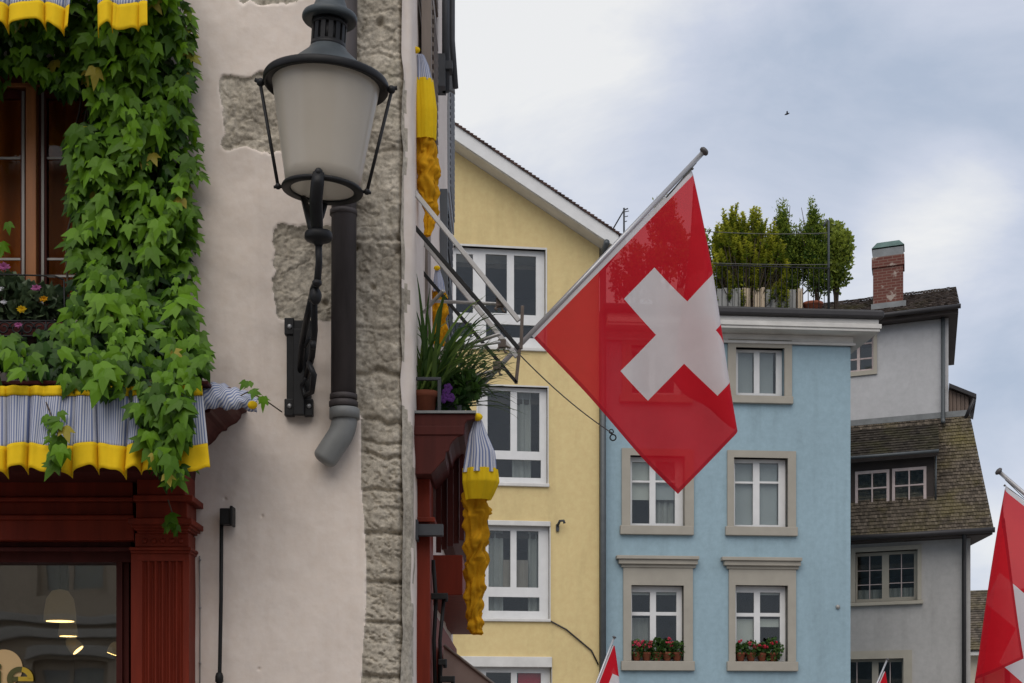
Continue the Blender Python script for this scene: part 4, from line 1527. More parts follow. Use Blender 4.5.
ft, fc = flag(P(693, 168, FD), P(530.5, 334.5, FD), P(678, 494, FD), FD, 10.0, 112, .042, 3, P(702.5, 153, FD), P(441, 428, FD),
     'large red white-cross flag hanging from the slanting pole over the lane', fold_shift=-.035)
fb = flag(P(1004, 485, 11.5), P(1150, 600, 11.5), P(1070, 760, 11.5), 11.5, 9.5, 145, .022, 8, P(1000, 472.5, 11.5), P(1240, 680, 11.5),
     'red white-cross flag at the right edge below the mossy roof', True, fold_shift=-.035, pr=.015, front=True)
flag(P(612.5, 645, 24), P(589, 706, 24), P(640, 725, 24), 24, 7, 110, .02, 5, P(614, 638, 24), P(570, 752, 24),
     'small red flag tip in front of the light blue house', pr=.016)
flag(P(884, 671, 28), P(862, 722, 28), P(908, 740, 28), 28, 7, 110, .02, 6, P(887, 660, 28), P(846, 757, 28),
     'small red flag tip in front of the grey house', pr=.016)
# cord from the awning arm to the flag's lower edge with its ring clip
cr = MB()
cpts = [P(517, 352, 7.9).lerp(P(612, 433, FD), t_) + Vector((0, 0, -.10 * t_ * (1 - t_))) for t_ in np.linspace(0, 1, 12)]
cr.tube(cpts, .0032, 6)
co_ = cr.build('slack_line', M['cord'], None, at=cpts[0])
tag(co_, 'thin slack cord tying the large flag to the awning frame', 'cord')
m = MB()
def ringm(mb, c, r_, th):
    mb.tube([Vector(c) + Vector((r_ * math.cos(a), 0, r_ * math.sin(a))) for a in np.linspace(0, 2 * math.pi, 17)], th, 6, cap=False)
ringm(m, P(613, 437.5, FD), .017, .004)
ringm(m, P(611.3, 431.5, FD), .012, .003)
m.build('ring_clip', M['black'], co_)

# ================================================================= plants on the lane ledge
zl = Z(411.5, 7.16) + .004
pot = thing('potted_plant', 'strappy green plant in an orange clay pot on the lane ledge', 'potted plant', (X(424, 7.3), 7.3, zl), 0, 'plants on the lane ledge')
m = MB()
pc = Vector((X(425, 7.3), 7.3, zl))
m.lathe([(.038, 0), (.056, .085), (.063, .088), (.064, .112), (.054, .112), (.050, .098), (.001, .096)], pc, 28)
m.build('pot', M['terracotta'], pot)
m = MB(); tint = []
rng = random.Random(4)
for i in range(105):
    a = rng.uniform(-1.0, 2.2)
    d_ = Vector((rng.uniform(-.25, .95), rng.uniform(-.5, .5), rng.uniform(.6, 1.5)))
    strap_leaf(m, tint, pc + Vector((rng.uniform(-.035, .05), rng.uniform(-.04, .10), .09)), d_, rng.uniform(.26, .56), rng.uniform(.006, .0125), rng.uniform(.7, 2.8), rng.choice((rng.uniform(0, .4), rng.uniform(.3, 1))))
m.col = tint
m.build('foliage', M['strap'], pot)
spk = thing('potted_plant', 'grey-green spiky plant with thin leaves arching past the yellow house window', 'potted plant', (X(448, 7.6), 7.6, zl), 0, 'plants on the lane ledge')
m = MB()
pc = Vector((X(450, 7.6), 7.6, zl))
m.lathe([(.045, 0), (.065, .09), (.072, .092), (.072, .112), (.06, .112), (.001, .098)], pc, 24)
m.build('pot', M['greyiron'], spk)
m = MB(); tint = []
for i in range(95):
    d_ = Vector((rng.uniform(-.35, 1.0), rng.uniform(-.6, .4), rng.uniform(.1, 1.15)))
    strap_leaf(m, tint, pc + Vector((rng.uniform(-.03, .05), rng.uniform(-.05, .05), .10 + rng.uniform(0, .06))), d_, rng.uniform(.22, .42), rng.uniform(.005, .010), rng.uniform(.3, 1.3), rng.uniform(.05, .9))
leaf_clump(m, tint, pc + Vector((.02, 0, .26)), 120, .045, .16, (1, .8, 1), aspect=.2, rng=rng)
m.col = tint
m.build('foliage', M['greyleaf'], spk)
pan = thing('potted_plant', 'dark leafy pansies with purple flowers inside the metal rail on the lane ledge', 'potted plant', (X(443, 7.35), 7.35, zl), 0, 'plants on the lane ledge')
m = MB(); tint = []
pc = Vector((X(446, 7.38), 7.38, zl))
leaf_clump(m, tint, pc + Vector((0, 0, .10)), 330, .045, .10, (1.0, .9, 1.05), (0.0, .6), .4, .2, rng)
leaf_clump(m, tint, pc + Vector((.09, 0, .16)), 90, .045, .055, (1.2, .9, .8), (.4, 1), .45, .4, rng)
m.col = tint
m.build('foliage', M['potleaf'], pan)
for a, q in ((446, 393), (443, 399), (451, 398), (448, 388)):
    m = MB()
    for i in range(5):
        an = i * 1.257
        m.ball(P(a, q, 7.26) + Vector((.011 * math.cos(an), -.004, .011 * math.sin(an))), .011, 8, sq=(1, .35, 1))
    m.build('flower', M['purple_petal'], pan)
m = MB()
m.box(X(432, 7.4), X(462, 7.4), 7.32, 7.46, zl, zl + .06)
m.build('trough', M['greyiron'], pan, bevel=.004)
rl = MB()
dR = 7.19
for (a, b_, q0, q1) in ((416, 441, 377, 380), (437.5, 441, 380, 412)):
    rl.box(X(a, dR), X(b_, dR), dR, dR + .018, Z(q1, dR) if q1 != 412 else zl, Z(q0, dR))
rl.box(X(437.5, dR), X(441, dR), dR + .018, 8.6, Z(380, dR), Z(377, dR))
rl.box(X(437.5, dR), X(441, dR), 8.58, 8.6, zl, Z(380, dR))
o = rl.build('planter_rail', M['greyiron'], None, at=(X(439, dR), dR, zl), bevel=.002)
tag(o, 'square grey metal rail around the pots on the lane ledge', 'rail')

# ================================================================= flower box under the oak window
zb = Z(336, 6.72)
yb = 6.74
fb_ = thing('flower_box', 'planted flower box with wrought iron scroll rail under the oak window', 'flower box', (X(20, yb), yb, zb))
m = MB()
m.box(X(-60, yb), X(66, yb), yb, yb + .18, zb, zb + .07)
m.build('trough', M['darkwood'], fb_, bevel=.004)
m = MB()
yr = yb - .03
for q in (321, 336):
    m.tube([P(-60, q, yr), P(66, q, yr)], .0045, 8)
for c in range(-50, 70, 24):
    for sg in (1, -1):
        pts = []
        for t_ in np.linspace(0, 1, 26):
            an = t_ * 2 * math.pi * 1.35
            r_ = .030 * (1 - .72 * t_)
            pts.append(P(c + 6 * sg, 328.5, yr) + Vector((sg * r_ * math.cos(an), 0, r_ * math.sin(an))))
        m.tube(pts, .0036, 6)
    m.tube([P(c, 321, yr), P(c, 336, yr)], .004, 6)
m.build('scroll_rail', M['black'], fb_)
m = MB()
m.tube([P(-60, 275, yr), P(5, 274.5, yr), P(55, 276, yr), P(64, 280, yr)], .0035, 6)
m.tube([P(64, 280, yr), P(65, 336, yr)], .0035, 6)
m.build('wire', M['black'], fb_)
m = MB(); tint = []
for (a, q, r_, n_) in ((4, 300, .085, 150), (18, 306, .07, 120), (35, 306, .075, 150), (50, 305, .06, 100), (-20, 300, .09, 100), (12, 290, .055, 60)):
    leaf_clump(m, tint, P(a, q, yb + .05), n_, .05, r_, (1, .8, 1), (0, .75), .42, .3, rng)
m.col = tint
m.build('foliage', M['greyleaf'], fb_)
def blossom(a, q, d_, r_, material, parent, pet=11):
    # many small narrow petals round a centre
    m = MB()
    c = P(a, q, d_)
    for lay in range(3):
        for i in range(pet):
            an = i * 6.283 / pet + lay * .3 + rng.uniform(-.2, .2)
            rr_ = r_ * (1.15 - .3 * lay) * rng.uniform(.8, 1.15)
            dv = Vector((math.cos(an), -.25 - .35 * lay, .72 * math.sin(an)))
            sv = Vector((-math.sin(an), 0, .72 * math.cos(an))) * rr_ * .24
            tip_ = c + dv * rr_
            mid_ = c + dv * rr_ * .6 + Vector((0, -.08 * r_, 0))
            m.add([c, mid_ + sv, tip_, mid_ - sv], [(0, 1, 2), (0, 2, 3)])
    return m.build('blossom', material, parent)
blossom(4, 267, yb - .02, .026, M['pink_petal'], fb_)
blossom(36.5, 288, yb - .02, .020, M['pink_petal'], fb_)
blossom(1, 289, yb - .03, .014, M['white_petal'], fb_)
blossom(4, 302, yb - .04, .013, M['white_petal'], fb_)
blossom(22, 309.5, yb - .04, .020, M['yellow_petal'], fb_)
blossom(18.5, 325, yb - .05, .016, M['pink_petal'], fb_)
blossom(44, 299, yb - .02, .017, M['gold'], fb_)
m = MB()
for a, q, b_, r2 in ((4, 268, 8, 305), (36.5, 290, 33, 312), (1, 290, 4, 312)):
    m.tube([P(a, q, yb - .01), P(b_, r2, yb + .03)], .003, 6)
m.build('flower_stem', M['stem'], fb_)

# ================================================================= ivy over the shop corner
ivy = thing('ivy_vine', 'lush green ivy climbing round the oak window and over the striped valance', 'ivy', P(150, 470, 6.8))
rng = random.Random(21)
def inpoly(x, y, poly):
    c = False
    n_ = len(poly)
    for i in range(n_):
        x0, y0 = poly[i]
        x1, y1 = poly[(i + 1) % n_]
        if (y0 > y) != (y1 > y) and x < (x1 - x0) * (y - y0) / (y1 - y0) + x0:
            c = not c
    return c
MAIN = [(-70, -50), (180, -50), (178, 0), (182, 30), (184, 55), (190, 66), (188, 90), (180, 105), (185, 130), (182, 152), (192, 160), (194, 172), (182, 192), (190, 222), (190, 250),
        (184, 285), (186, 310), (192, 335), (204, 350), (208, 362), (198, 380), (188, 396), (186, 430), (184, 455), (182, 474), (172, 488), (160, 482), (148, 460), (142, 436), (134, 412), (118, 396),
        (90, 392), (70, 390), (55, 384), (34, 374), (10, 380), (-70, 382), (-70, 340), (10, 340), (40, 335), (66, 322), (72, 300), (78, 275), (72, 250), (78, 225), (70, 200), (74, 170), (66, 150), (72, 132), (92, 126), (90, 96), (60, 100), (52, 92), (34, 78), (0, 72), (-70, 74)]
SPRIG1 = [(42, 416), (60, 414), (68, 432), (72, 446), (66, 470), (56, 472), (50, 448)]
SPRIG2 = [(158, 518), (172, 516), (184, 528), (178, 536), (162, 528)]
SPRIG3 = [(-70, 215), (6, 215), (12, 240), (4, 256), (-70, 256)]
SPRIG4 = [(244, 384), (262, 392), (268, 404), (256, 402)]
SPRIG5 = [(-70, 70), (12, 70), (10, 105), (-70, 110)]
def ivy_depth(q):
    """the vine's face: against the wall up high, riding over the ledge and valance lower down"""
    return float(np.interp(q, [-60, 40, 250, 330, 380, 480, 505, 530], [6.70, 6.86, 6.86, 6.66, 6.40, 6.36, 6.62, 6.70]))
m = MB(); tint = []
def scatter(poly, n, dd_off, L0, L1, tv0, tv1, edge=0):
    xs = [p[0] for p in poly]; ys = [p[1] for p in poly]
    cnt = 0
    while cnt < n:
        x, y = rng.uniform(min(xs), max(xs)), rng.uniform(min(ys), max(ys))
        if not inpoly(x, y, poly):
            continue
        # uneven shoots: leaves gather along drooping strands
        cl__ = float(fbm(np.array(x / 26.0), np.array(y / 34.0), 91, 3))
        if rng.random() > .35 + 1.0 * cl__:
            continue
        cnt += 1
        d_ = ivy_depth(y) + dd_off + rng.uniform(-.05, .05) - (cl__ - .5) * .22
        L = rng.uniform(L0, L1) * (1.15 if cl__ > .55 else .95)
        a = rng.gauss(0, .5)
        tip = Vector((math.sin(a), -rng.uniform(.0, .6), -math.cos(a) * rng.uniform(.7, 1)))
        nr = Vector((rng.gauss(0, .35), -rng.uniform(.55, 1), rng.uniform(.0, .75)))
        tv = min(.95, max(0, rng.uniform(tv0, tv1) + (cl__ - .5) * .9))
        if rng.random() < .012: tv = 1.0
        ivy_leaf(m, tint, P(x, y - 5, d_), tip, nr, L, tv, rng)
scatter(MAIN, 1900, .12, .040, .070, .0, .22)  # deep leaves darker: shade between the leaves put into their tint
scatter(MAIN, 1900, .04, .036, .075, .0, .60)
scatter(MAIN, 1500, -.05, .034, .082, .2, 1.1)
scatter(SPRIG1, 20, -.02, .04, .065, .3, .9)
scatter(SPRIG2, 6, .0, .035, .055, .2, .7)
scatter(SPRIG3, 34, .0, .04, .06, .2, .9)
scatter(SPRIG4, 6, .02, .035, .05, .3, .8)
scatter(SPRIG5, 50, .0, .05, .08, .1, .7)
# stray leaves along the free edge
for _ in range(110):
    y = rng.uniform(-10, 360)
    x = float(np.interp(y, [0, 72, 105, 178, 198, 250, 310, 372], [180, 190, 182, 196, 185, 191, 188, 208])) + rng.uniform(-7, 7)
    ivy_leaf(m, tint, P(x, y - 4, ivy_depth(y) + .05), Vector((rng.uniform(.0, .9), -.25, -rng.uniform(.5, 1))), Vector((rng.gauss(.1, .3), -.8, .6)), rng.uniform(.035, .065), rng.uniform(.3, 1), rng)
m.col = tint
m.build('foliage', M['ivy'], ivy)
m = MB()
for i in range(26):
    x = rng.uniform(70, 185)
    y0 = rng.uniform(-40, 260)
    pts = []
    for j in range(9):
        yy = y0 + j * 26
        if yy > 400: break
        pts.append(P(x + 7 * math.sin(j * .9 + i) + j * rng.uniform(-1, 1.5), yy, ivy_depth(yy) + .13))
    if len(pts) > 2:
        m.tube(pts, .005, 6)
m.tube([P(46, 402, 6.40), P(55, 425, 6.37), P(62, 450, 6.36), P(60, 476, 6.36)], .003, 6)
m.tube([P(168, 500, 6.6), P(172, 512, 6.7), P(166, 524, 6.72)], .003, 6)
m.tube([P(232, 400, 6.6), P(248, 392, 6.5), P(262, 398, 6.48), P(282, 412, 6.6)], .0028, 6)
m.build('stem', M['stem'], ivy)
# ================================================================= houses across the square
class House:
    def __init__(s, name, label, px, d, slope, shear=0.0):
        th = math.atan(slope)
        s.o = Vector(((px - 512) / F * d, d, 0))
        s.ax = Vector((math.cos(th), math.sin(th), 0))
        s.n = Vector((-math.sin(th), math.cos(th), 0))
        s.root = thing(name, label, 'house', tuple(s.o), th)
        s.th = th
        s.k = shear          # side walls may run off square in plan
    def f(s, px, py, off=0.0):
        """facade coordinates (along, up) of a picture ray meeting the plane `off` behind the facade"""
        u, v = (px - 512) / F, (HZ - py) / F
        t = (off + s.o.x * s.n.x + s.o.y * s.n.y) / (u * s.n.x + s.n.y)
        p = Vector((u * t - s.o.x, t - s.o.y, 0))
        return p.dot(s.ax) - s.k * off, EYE + v * t
    def rect(s, px0, py0, px1, py1, off=0.0):
        a, b = s.f(px0, py0, off), s.f(px1, py0, off)
        c, d = s.f(px0, py1, off), s.f(px1, py1, off)
        return (a[0] + c[0]) / 2, (b[0] + d[0]) / 2, (c[1] + d[1]) / 2, (a[1] + b[1]) / 2
    def world(s, x, y, z):
        return s.o + s.ax * (x + s.k * y) + s.n * y + Vector((0, 0, z))
    def build(s, mb, name, m, parent=None, **k):
        if s.k:
            mb.v = [(x + s.k * y, y, z) for x, y, z in mb.v]
        return mb.build(name, m, parent or s.root, local=True, **k)

def window(h, opening, panes, rec, fmat, frame_off=.0, blinds=(), curtains=(), surround=None, sill=None, sill_out=.10, head=None, sur_mat=None, reveal=None, fth=.055, surpr=.05, panemat=None, name='window'):
    """opening: picture rect on the facade; panes: picture rects on the frame's plane (rec behind it)"""
    x0, x1, z0, z1 = h.rect(*opening)
    holes = []
    for p in panes:
        a, b, c, d = h.rect(*p, rec)
        a, b, c, d = max(a, x0 + .02), min(b, x1 - .02), max(c, z0 + .02), min(d, z1 - .02)
        if b - a > .03 and d - c > .03:
            holes.append((a, b, c, d))
    m = MB()
    m.panel(x0 + .002, x1 - .002, z0 + .002, z1 - .002, holes, rec, rec + fth, back=True)
    w_ = h.build(m, name, fmat, bevel=.006)
    m = MB()
    for (a, b, c, d) in holes:
        m.box(a - .012, b + .012, rec + fth * .55, rec + fth * .55 + .012, c - .012, d + .012)
    h.build(m, 'pane', panemat or M['glass'], w_)
    # timber or stone lining of the opening
    m = MB()
    m.add([(x0, -.002, z0), (x1, -.002, z0), (x1, -.002, z1), (x0, -.002, z1), (x0, rec + .3, z0), (x1, rec + .3, z0), (x1, rec + .3, z1), (x0, rec + .3, z1)],
          [(0, 4, 5, 1), (1, 5, 6, 2), (2, 6, 7, 3), (3, 7, 4, 0)])
    h.build(m, 'reveal', reveal or fmat, w_)
    if surround:
        a, b, c, d = h.rect(*surround)
        m = MB()
        m.panel(a, b, c, d, [(x0, x1, z0, z1)], -surpr, .01)
        h.build(m, 'surround', sur_mat or M['sandstone'], w_, bevel=.008)
    if sill:
        a, b, c, d = h.rect(*sill, -sill_out)
        m = MB()
        m.box(a, b, -sill_out, rec - .01, c, d)
        h.build(m, 'sill', sur_mat or M['sandstone'], w_, bevel=.012)
    if head:
        m = MB()
        for (r_, out) in head:
            a, b, c, d = h.rect(*r_, -out)
            m.box(a, b, -out, 0.0, c, d)
        h.build(m, 'lintel_moulding', sur_mat or M['sandstone'], w_, bevel=.01)
    for (r_, mm) in blinds:
        a, b, c, d = h.rect(*r_, rec + .1)
        m = MB()
        m.box(a, b, rec + .10, rec + .11, c, d)
        h.build(m, 'blind', mm, w_)
    for (r_, mm) in curtains:
        a, b, c, d = h.rect(*r_, rec + .2)
        m = MB()
        n_ = max(20, int((b - a) / .02))
        m.sheet([[(x, rec + .2 + .025 * math.sin(x * 38 + math.sin(x * 5) * 2) + .01 * math.sin(x * 90), z) for x in np.linspace(a, b, n_)] for z in (c, d)])
        h.build(m, 'curtain', mm, w_)
    return w_, (x0, x1, z0, z1)

def back_volume(h, x0, x1, z1, depth, m, y0=.3):
    """side and rear walls and floors that close the house's body"""
    b = MB()
    b.box(x0, x0 + .25, y0, depth, 0, z1)
    b.box(x1 - .25, x1, y0, depth, 0, z1)
    b.box(x0 + .25, x1 - .25, depth - .25, depth, 0, z1)
    h.build(b, 'body_wall', m)
    b = MB()
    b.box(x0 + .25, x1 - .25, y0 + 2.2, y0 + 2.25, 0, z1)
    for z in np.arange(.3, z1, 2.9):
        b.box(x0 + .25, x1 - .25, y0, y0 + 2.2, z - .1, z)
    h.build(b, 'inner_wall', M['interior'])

# ----------------------------------------------------------------- yellow gabled house
Y = House('yellow_house', 'yellow rendered house with white windows and white-edged gable roof', 600, 34.5, .16)
openY = {
    1: (425, 247, 545.5, 347), 2: (478, 386.5, 547.5, 484.5), 3: (479, 523, 549.5, 620.5), 4: (459, 657, 551.5, 760)}
x0 = Y.f(330, 400)[0]
x1 = Y.f(599.3, 500)[0]
ga, gb_ = Y.f(453, 150), Y.f(598, 247)
sl_ = (ga[1] - gb_[1]) / (ga[0] - gb_[0])
rx = Y.f(392, 200)[0]
def gz(x):
    z = gb_[1] + sl_ * (x - gb_[0])
    return z
ztop = gz(rx)
m = MB()
m.panel(x0, x1, 0, ztop + .5, [Y.rect(*openY[i]) for i in openY], 0, .3, edges=False)
import bmesh
def cut(mb, planes):
    bm = bmesh.new()
    vs = [bm.verts.new(v) for v in mb.v]
    for f in mb.f:
        try:
            bm.faces.new([vs[i] for i in f])
        except ValueError:
            pass
    for co_, no_ in planes:
        bmesh.ops.bisect_plane(bm, geom=bm.verts[:] + bm.edges[:] + bm.faces[:], plane_co=co_, plane_no=no_, clear_outer=True)
    bm.verts.index_update()
    out = MB()
    out.add([v.co[:] for v in bm.verts], [tuple(v.index for v in f.verts) for f in bm.faces])
    bm.free()
    return out
nr_ = Vector((-sl_, 0, 1)).normalized()
nl_ = Vector((sl_, 0, 1)).normalized()
m = cut(m, [(Vector((gb_[0], 0, gb_[1])), nr_), (Vector((rx, 0, ztop)), nl_)])
Y.build(m, 'wall', M['yhouse'])
back_volume(Y, x0, x1, gz(x1) - .3, 9, M['yhouse'])
# roof: white barge board and soffit, dark tiles over it
ov = .48
def slab(z_lo, z_hi, y0, y1, ext, mi=0):
    m = MB()
    xe = x1 + ext
    xl2 = 2 * rx - xe
    poly = [(xe, gz(xe) + z_lo), (xe, gz(xe) + z_hi), (rx, ztop + z_hi), (xl2, gz(xe) + z_hi), (xl2, gz(xe) + z_lo), (rx, ztop + z_lo)]
    m.prism([poly[0], poly[1], poly[2], poly[5]], y0, y1, lambda u, v, w_: (u, w_, v))
    m.prism([poly[5], poly[2], poly[3], poly[4]], y0, y1, lambda u, v, w_: (u, w_, v))
    return m
rf = Y.build(slab(.006, .30, -ov, 9.2, .28), 'roof', M['offwhite'])
Y.build(slab(.02, .35, -ov - .035, -ov - .002, .31), 'barge_board', M['white'], rf, bevel=.006)
m = MB(); tint = []
xe = x1 + .38
tile_roof(m, tint, (xe, -ov - .08, gz(xe) + .34), (xe, 9.2, gz(xe) + .34), (rx, -ov - .08, ztop + .34), (rx, 9.2, ztop + .34), 62, 40, .045, 3, 1.5, .006)
m.col = tint
Y.build(m, 'roof_tiles', M['browntile'], rf)
m = MB()
m.tube([(xe + .03, -ov, gz(xe) + .25), (xe + .03, 9, gz(xe) + .25)], .07, 10)
Y.build(m, 'gutter', M['gutter'], rf)
WH = M['white']
window(Y, openY[1], [(432, 253, 453, 312), (456, 254, 473, 312.5), (485.5, 254.5, 507, 313), (514, 256, 536, 315), (432, 322, 472, 336), (486, 324.5, 537, 337.5)], .12, WH,
       sill=(424, 345.5, 547.5, 349), sill_out=.06, sur_mat=M['offwhite'],
       surround=(423, 245, 547, 347), surpr=.015)
window(Y, openY[2], [(487.5, 391, 510.5, 450.5), (517, 392.5, 539.5, 451.5), (487.5, 459.5, 541, 477.5)], .12, WH,
       curtains=[((512, 388, 531, 482), M['curtain'])], sill=(476, 482.5, 549.5, 486), sill_out=.06, sur_mat=M['offwhite'], surround=(476.5, 385, 548.5, 484.5), surpr=.015)
window(Y, openY[3], [(488.5, 530.5, 510.5, 587), (516.5, 531, 538.5, 587.5), (488.5, 597, 539.5, 611)], .12, WH,
       curtains=[((488, 526, 503, 618), M['curtain']), ((528, 526, 541, 618), M['curtain'])],
       blinds=[((503, 560, 528, 592), M['brownboard'])],
       head=[((477, 520.5, 550.5, 525.5), .05)], sill=(477, 618.5, 551, 621.5), sill_out=.06, sur_mat=M['offwhite'], surround=(477, 521, 550.5, 620.5), surpr=.015)
window(Y, openY[4], [(462, 672, 480, 745), (486, 672.5, 511, 745), (517, 673, 541, 745)], .14, WH,
       head=[((459, 656.5, 552, 667), .06)], blinds=[((518, 670, 541, 745), M['red_petal'])], sur_mat=M['offwhite'], surround=(458, 657, 552, 760), surpr=.015)
# downpipe at the joint with the blue house
m = MB()
dx = Y.f(601.8, 560)[0]
m.tube([(dx, -.12, 0), (dx, -.12, Y.f(600, 262)[1])], .068, 14)
m.tube([(dx, -.12, Y.f(600, 262)[1]), (dx - .02, -.25, Y.f(600, 256)[1]), (dx - .02, -.6, Y.f(600, 250)[1])], .06, 12)
Y.build(m, 'downpipe', M['slate_pipe'])
m = MB()
zc = Y.f(550, 621)
zd = Y.f(598, 660)
m.tube([(zc[0], -.03, zc[1]), (zc[0] + .35, -.03, zc[1] - .18), (zd[0] - .15, -.03, zd[1] + .2), (zd[0], -.03, zd[1] - .1)], .018, 6)
Y.build(m, 'wall_cable', M['gutter'])
m = MB()
c = Y.f(560, 526)
m.box(c[0] - .09, c[0] - .03, -.05, 0, c[1] - .12, c[1] + .03)
m.tube([(c[0] - .06, -.05, c[1]), (c[0] - .03, -.14, c[1] + .09), (c[0] + .04, -.2, c[1] + .09), (c[0] + .06, -.2, c[1] + .03)], .028, 8)
Y.build(m, 'wall_lamp', M['greyiron'])
# roof aerial
wp = Y.world(x1 + .1, 1.2, gz(x1) + .4)
ae = thing('roof_aerial', 'thin metal roof aerial standing above the yellow house eave', 'aerial', tuple(wp))
dA = wp.y
m = MB()
m.tube([Vector((X(624, dA), dA, wp.z - .1)), P(624, 208, dA)], .022, 8)
m.tube([P(613, 229, dA), P(624, 210, dA), P(628, 208.5, dA)], .016, 6)
for q in (212, 217, 222):
    m.tube([P(624, q, dA), P(629 - (q - 212) * .2, q - 1, dA)], .01, 5)
m.build('mast', M['greyiron'], ae)

# ----------------------------------------------------------------- light blue house
B = House('blue_house', 'light blue house with stone window surrounds and a roof terrace of shrubs', 604.2, 34.6, .10)
x0 = 0.0
x1 = B.f(850.5, 500)[0]
opB = {
    'top_a': (631, 346, 683, 395), 'top_b': (735.5, 348, 784, 396),
    'mid_a': (630, 456, 684.5, 526), 'mid_b': (733.5, 458, 787.5, 527),
    'low_a': (631, 585.5, 683.5, 661), 'low_b': (735, 585.5, 787.5, 661.5),
    'gnd_a': (631, 720, 684, 800), 'gnd_b': (735, 720, 788, 800)}
ztop = B.f(700, 341)[1]
zg_ = B.f(700, 311)[1]
m = MB()
m.panel(x0, x1, 0, zg_ - .1, [B.rect(*opB[i]) for i in opB], 0, .3, edges=False)
B.build(m, 'wall', M['bhouse'])
back_volume(B, x0, x1, zg_ - .1, 9, M['bhouse'])
# cornice: frieze, soffit, white fascia and dark gutter, returned along the side
m = MB()
pr = .50
zf = B.f(700, 333)[1]
m.box(x0, x1 + .05, -.05, 9, ztop - .04, zf)
m.box(x0, x1 + .09, -.09, 9, ztop - .04, ztop + .02)
m.box(x0, x1 + pr, -pr, 9, zf, zf + .06)
m.box(x0, x1 + pr + .03, -pr - .03, 9, zf + .06, zf + .16)
m.box(x0, x1 + pr - .02, -pr + .02, 9, zf + .16, zf + .27)
B.build(m, 'cornice', M['cornice'], bevel=.012)
m = MB()
m.box(x0 - .1, x1 + pr + .07, -pr - .10, 9.1, zf + .272, zf + .45)
rfB = B.build(m, 'roof', M['gutter'], bevel=.05)
zr = zf + .45
def bwin(key, panes, sur, sill, head=None, blinds=(), curtains=()):
    return window(B, opB[key], panes, .17, WH, surround=sur, sill=sill, head=head, blinds=blinds, curtains=curtains, reveal=M['sandstone'], fth=.06)
bl, gbl = M['blind'], M['greyblind']
bwin('top_a', [(632, 352, 649, 393), (655, 352, 674, 393)], (622, 339, 691, 395), (620, 394.5, 693, 402))
bwin('top_b', [(738, 352.5, 754, 393), (759.5, 352.5, 776, 393.5)], (727.5, 340, 791.5, 396), (727, 395.5, 793.5, 403), blinds=[((736, 350, 752.5, 396), gbl), ((757, 350, 773, 396), gbl)])
bwin('mid_a', [(632, 462, 649.5, 480.5), (655.5, 462, 675, 480.5), (632, 482.5, 649.5, 523.5), (655.5, 482.5, 675, 523.5)], (621.5, 449, 693.5, 526), (620.5, 525.5, 694, 534.5),
     blinds=[((630, 458, 650, 500), bl), ((654, 458, 675, 500), gbl)], curtains=[((655, 500, 675, 526), M['curtain'])])
bwin('mid_b', [(735, 463, 753, 481.5), (759.5, 463, 778.5, 481.5), (735, 483.5, 753, 525), (759.5, 483.5, 778.5, 525)], (727, 451, 795.5, 527), (726, 526.5, 798, 535.5),
     blinds=[((733, 458, 753, 527), gbl), ((757, 458, 777, 527), gbl)])
def ped(a, b_, q):
    return [((a + 4.5, q + 8.5, b_ - 3.5, q + 12), .08), ((a + 2, q + 3.5, b_ - 1.5, q + 8.5), .15), ((a, q, b_, q + 3.5), .20)]
wa, ra = bwin('low_a', [(632, 592, 650, 612), (656, 592, 676.5, 612), (632, 615.5, 650, 659), (656, 615.5, 676.5, 659)], (623, 566, 692.5, 661), (621.5, 661, 695, 670.5), ped(617, 699.5, 555.5),
     blinds=[((629, 588, 652, 595), bl), ((654, 588, 678, 595), bl)], curtains=[((631, 618, 650, 662), M['curtain'])])
wb, rb = bwin('low_b', [(736.5, 592.5, 754, 613), (760, 592.5, 780, 613), (736.5, 616.5, 754, 659.5), (760, 616.5, 780, 659.5)], (728.5, 567, 795.5, 661.5), (727.5, 661.5, 798.5, 671), ped(722.5, 802.5, 557),
     blinds=[((734, 619, 753, 662), bl), ((758, 619, 779, 627), bl), ((757, 588, 780, 595), bl)])
bwin('gnd_a', [(633, 728, 650, 795), (656, 728, 677, 795)], (622, 712, 693, 800), (621, 800, 695, 808))
bwin('gnd_b', [(737, 728, 754, 795), (760, 728, 781, 795)], (728, 712, 796, 800), (727, 800, 798, 808))
m = MB()
c = B.f(837.5, 607)
m.ball((c[0], -.03, c[1]), .05, 12, sq=(1, .8, 1))
B.build(m, 'wall_fitting', M['lead'])
# geraniums on the two lower sills
def geranium(px, rect_, label, nred, hgt, petal, wid=1.0, seed=0, lush=1.0):
    rg = random.Random(seed)
    x, _ = B.f(px, 655, .06)
    z = rect_[2] + .004
    t = thing('geranium_pot', label, 'potted plant', tuple(B.world(x, .07, z)), B.th, 'geranium pots on the blue house sills')
    m = MB()
    m.lathe([(.070, 0), (.100, .14), (.112, .145), (.114, .19), (.098, .19), (.092, .165), (.001, .16)], None, 20)
    m.build('pot', M['terracotta'], t, local=True)
    m = MB(); tint = []
    leaf_clump(m, tint, (0, -.02, .26), int(150 * lush), .07, .155 * wid, (1, .8, hgt), (0.0, .8), .5, .1, rg, .1)
    m.col = tint
    m.build('foliage', M['potleaf'], t, local=True)
    for i in range(nred):
        a, b_, c_ = rg.uniform(-.12, .12) * wid, rg.uniform(-.13, .02), .26 + rg.uniform(.02, .18) * hgt
        m = MB()
        for q in range(6):
            m.ball((a + rg.uniform(-.04, .04), b_ + rg.uniform(-.03, .02), c_ + rg.uniform(-.03, .03)), rg.uniform(.018, .032), 6)
        m.build('flower', petal, t, local=True)
RP, PP = M['red_petal'], cloth('coral_petal', (0.55, 0.06, 0.10), .3)
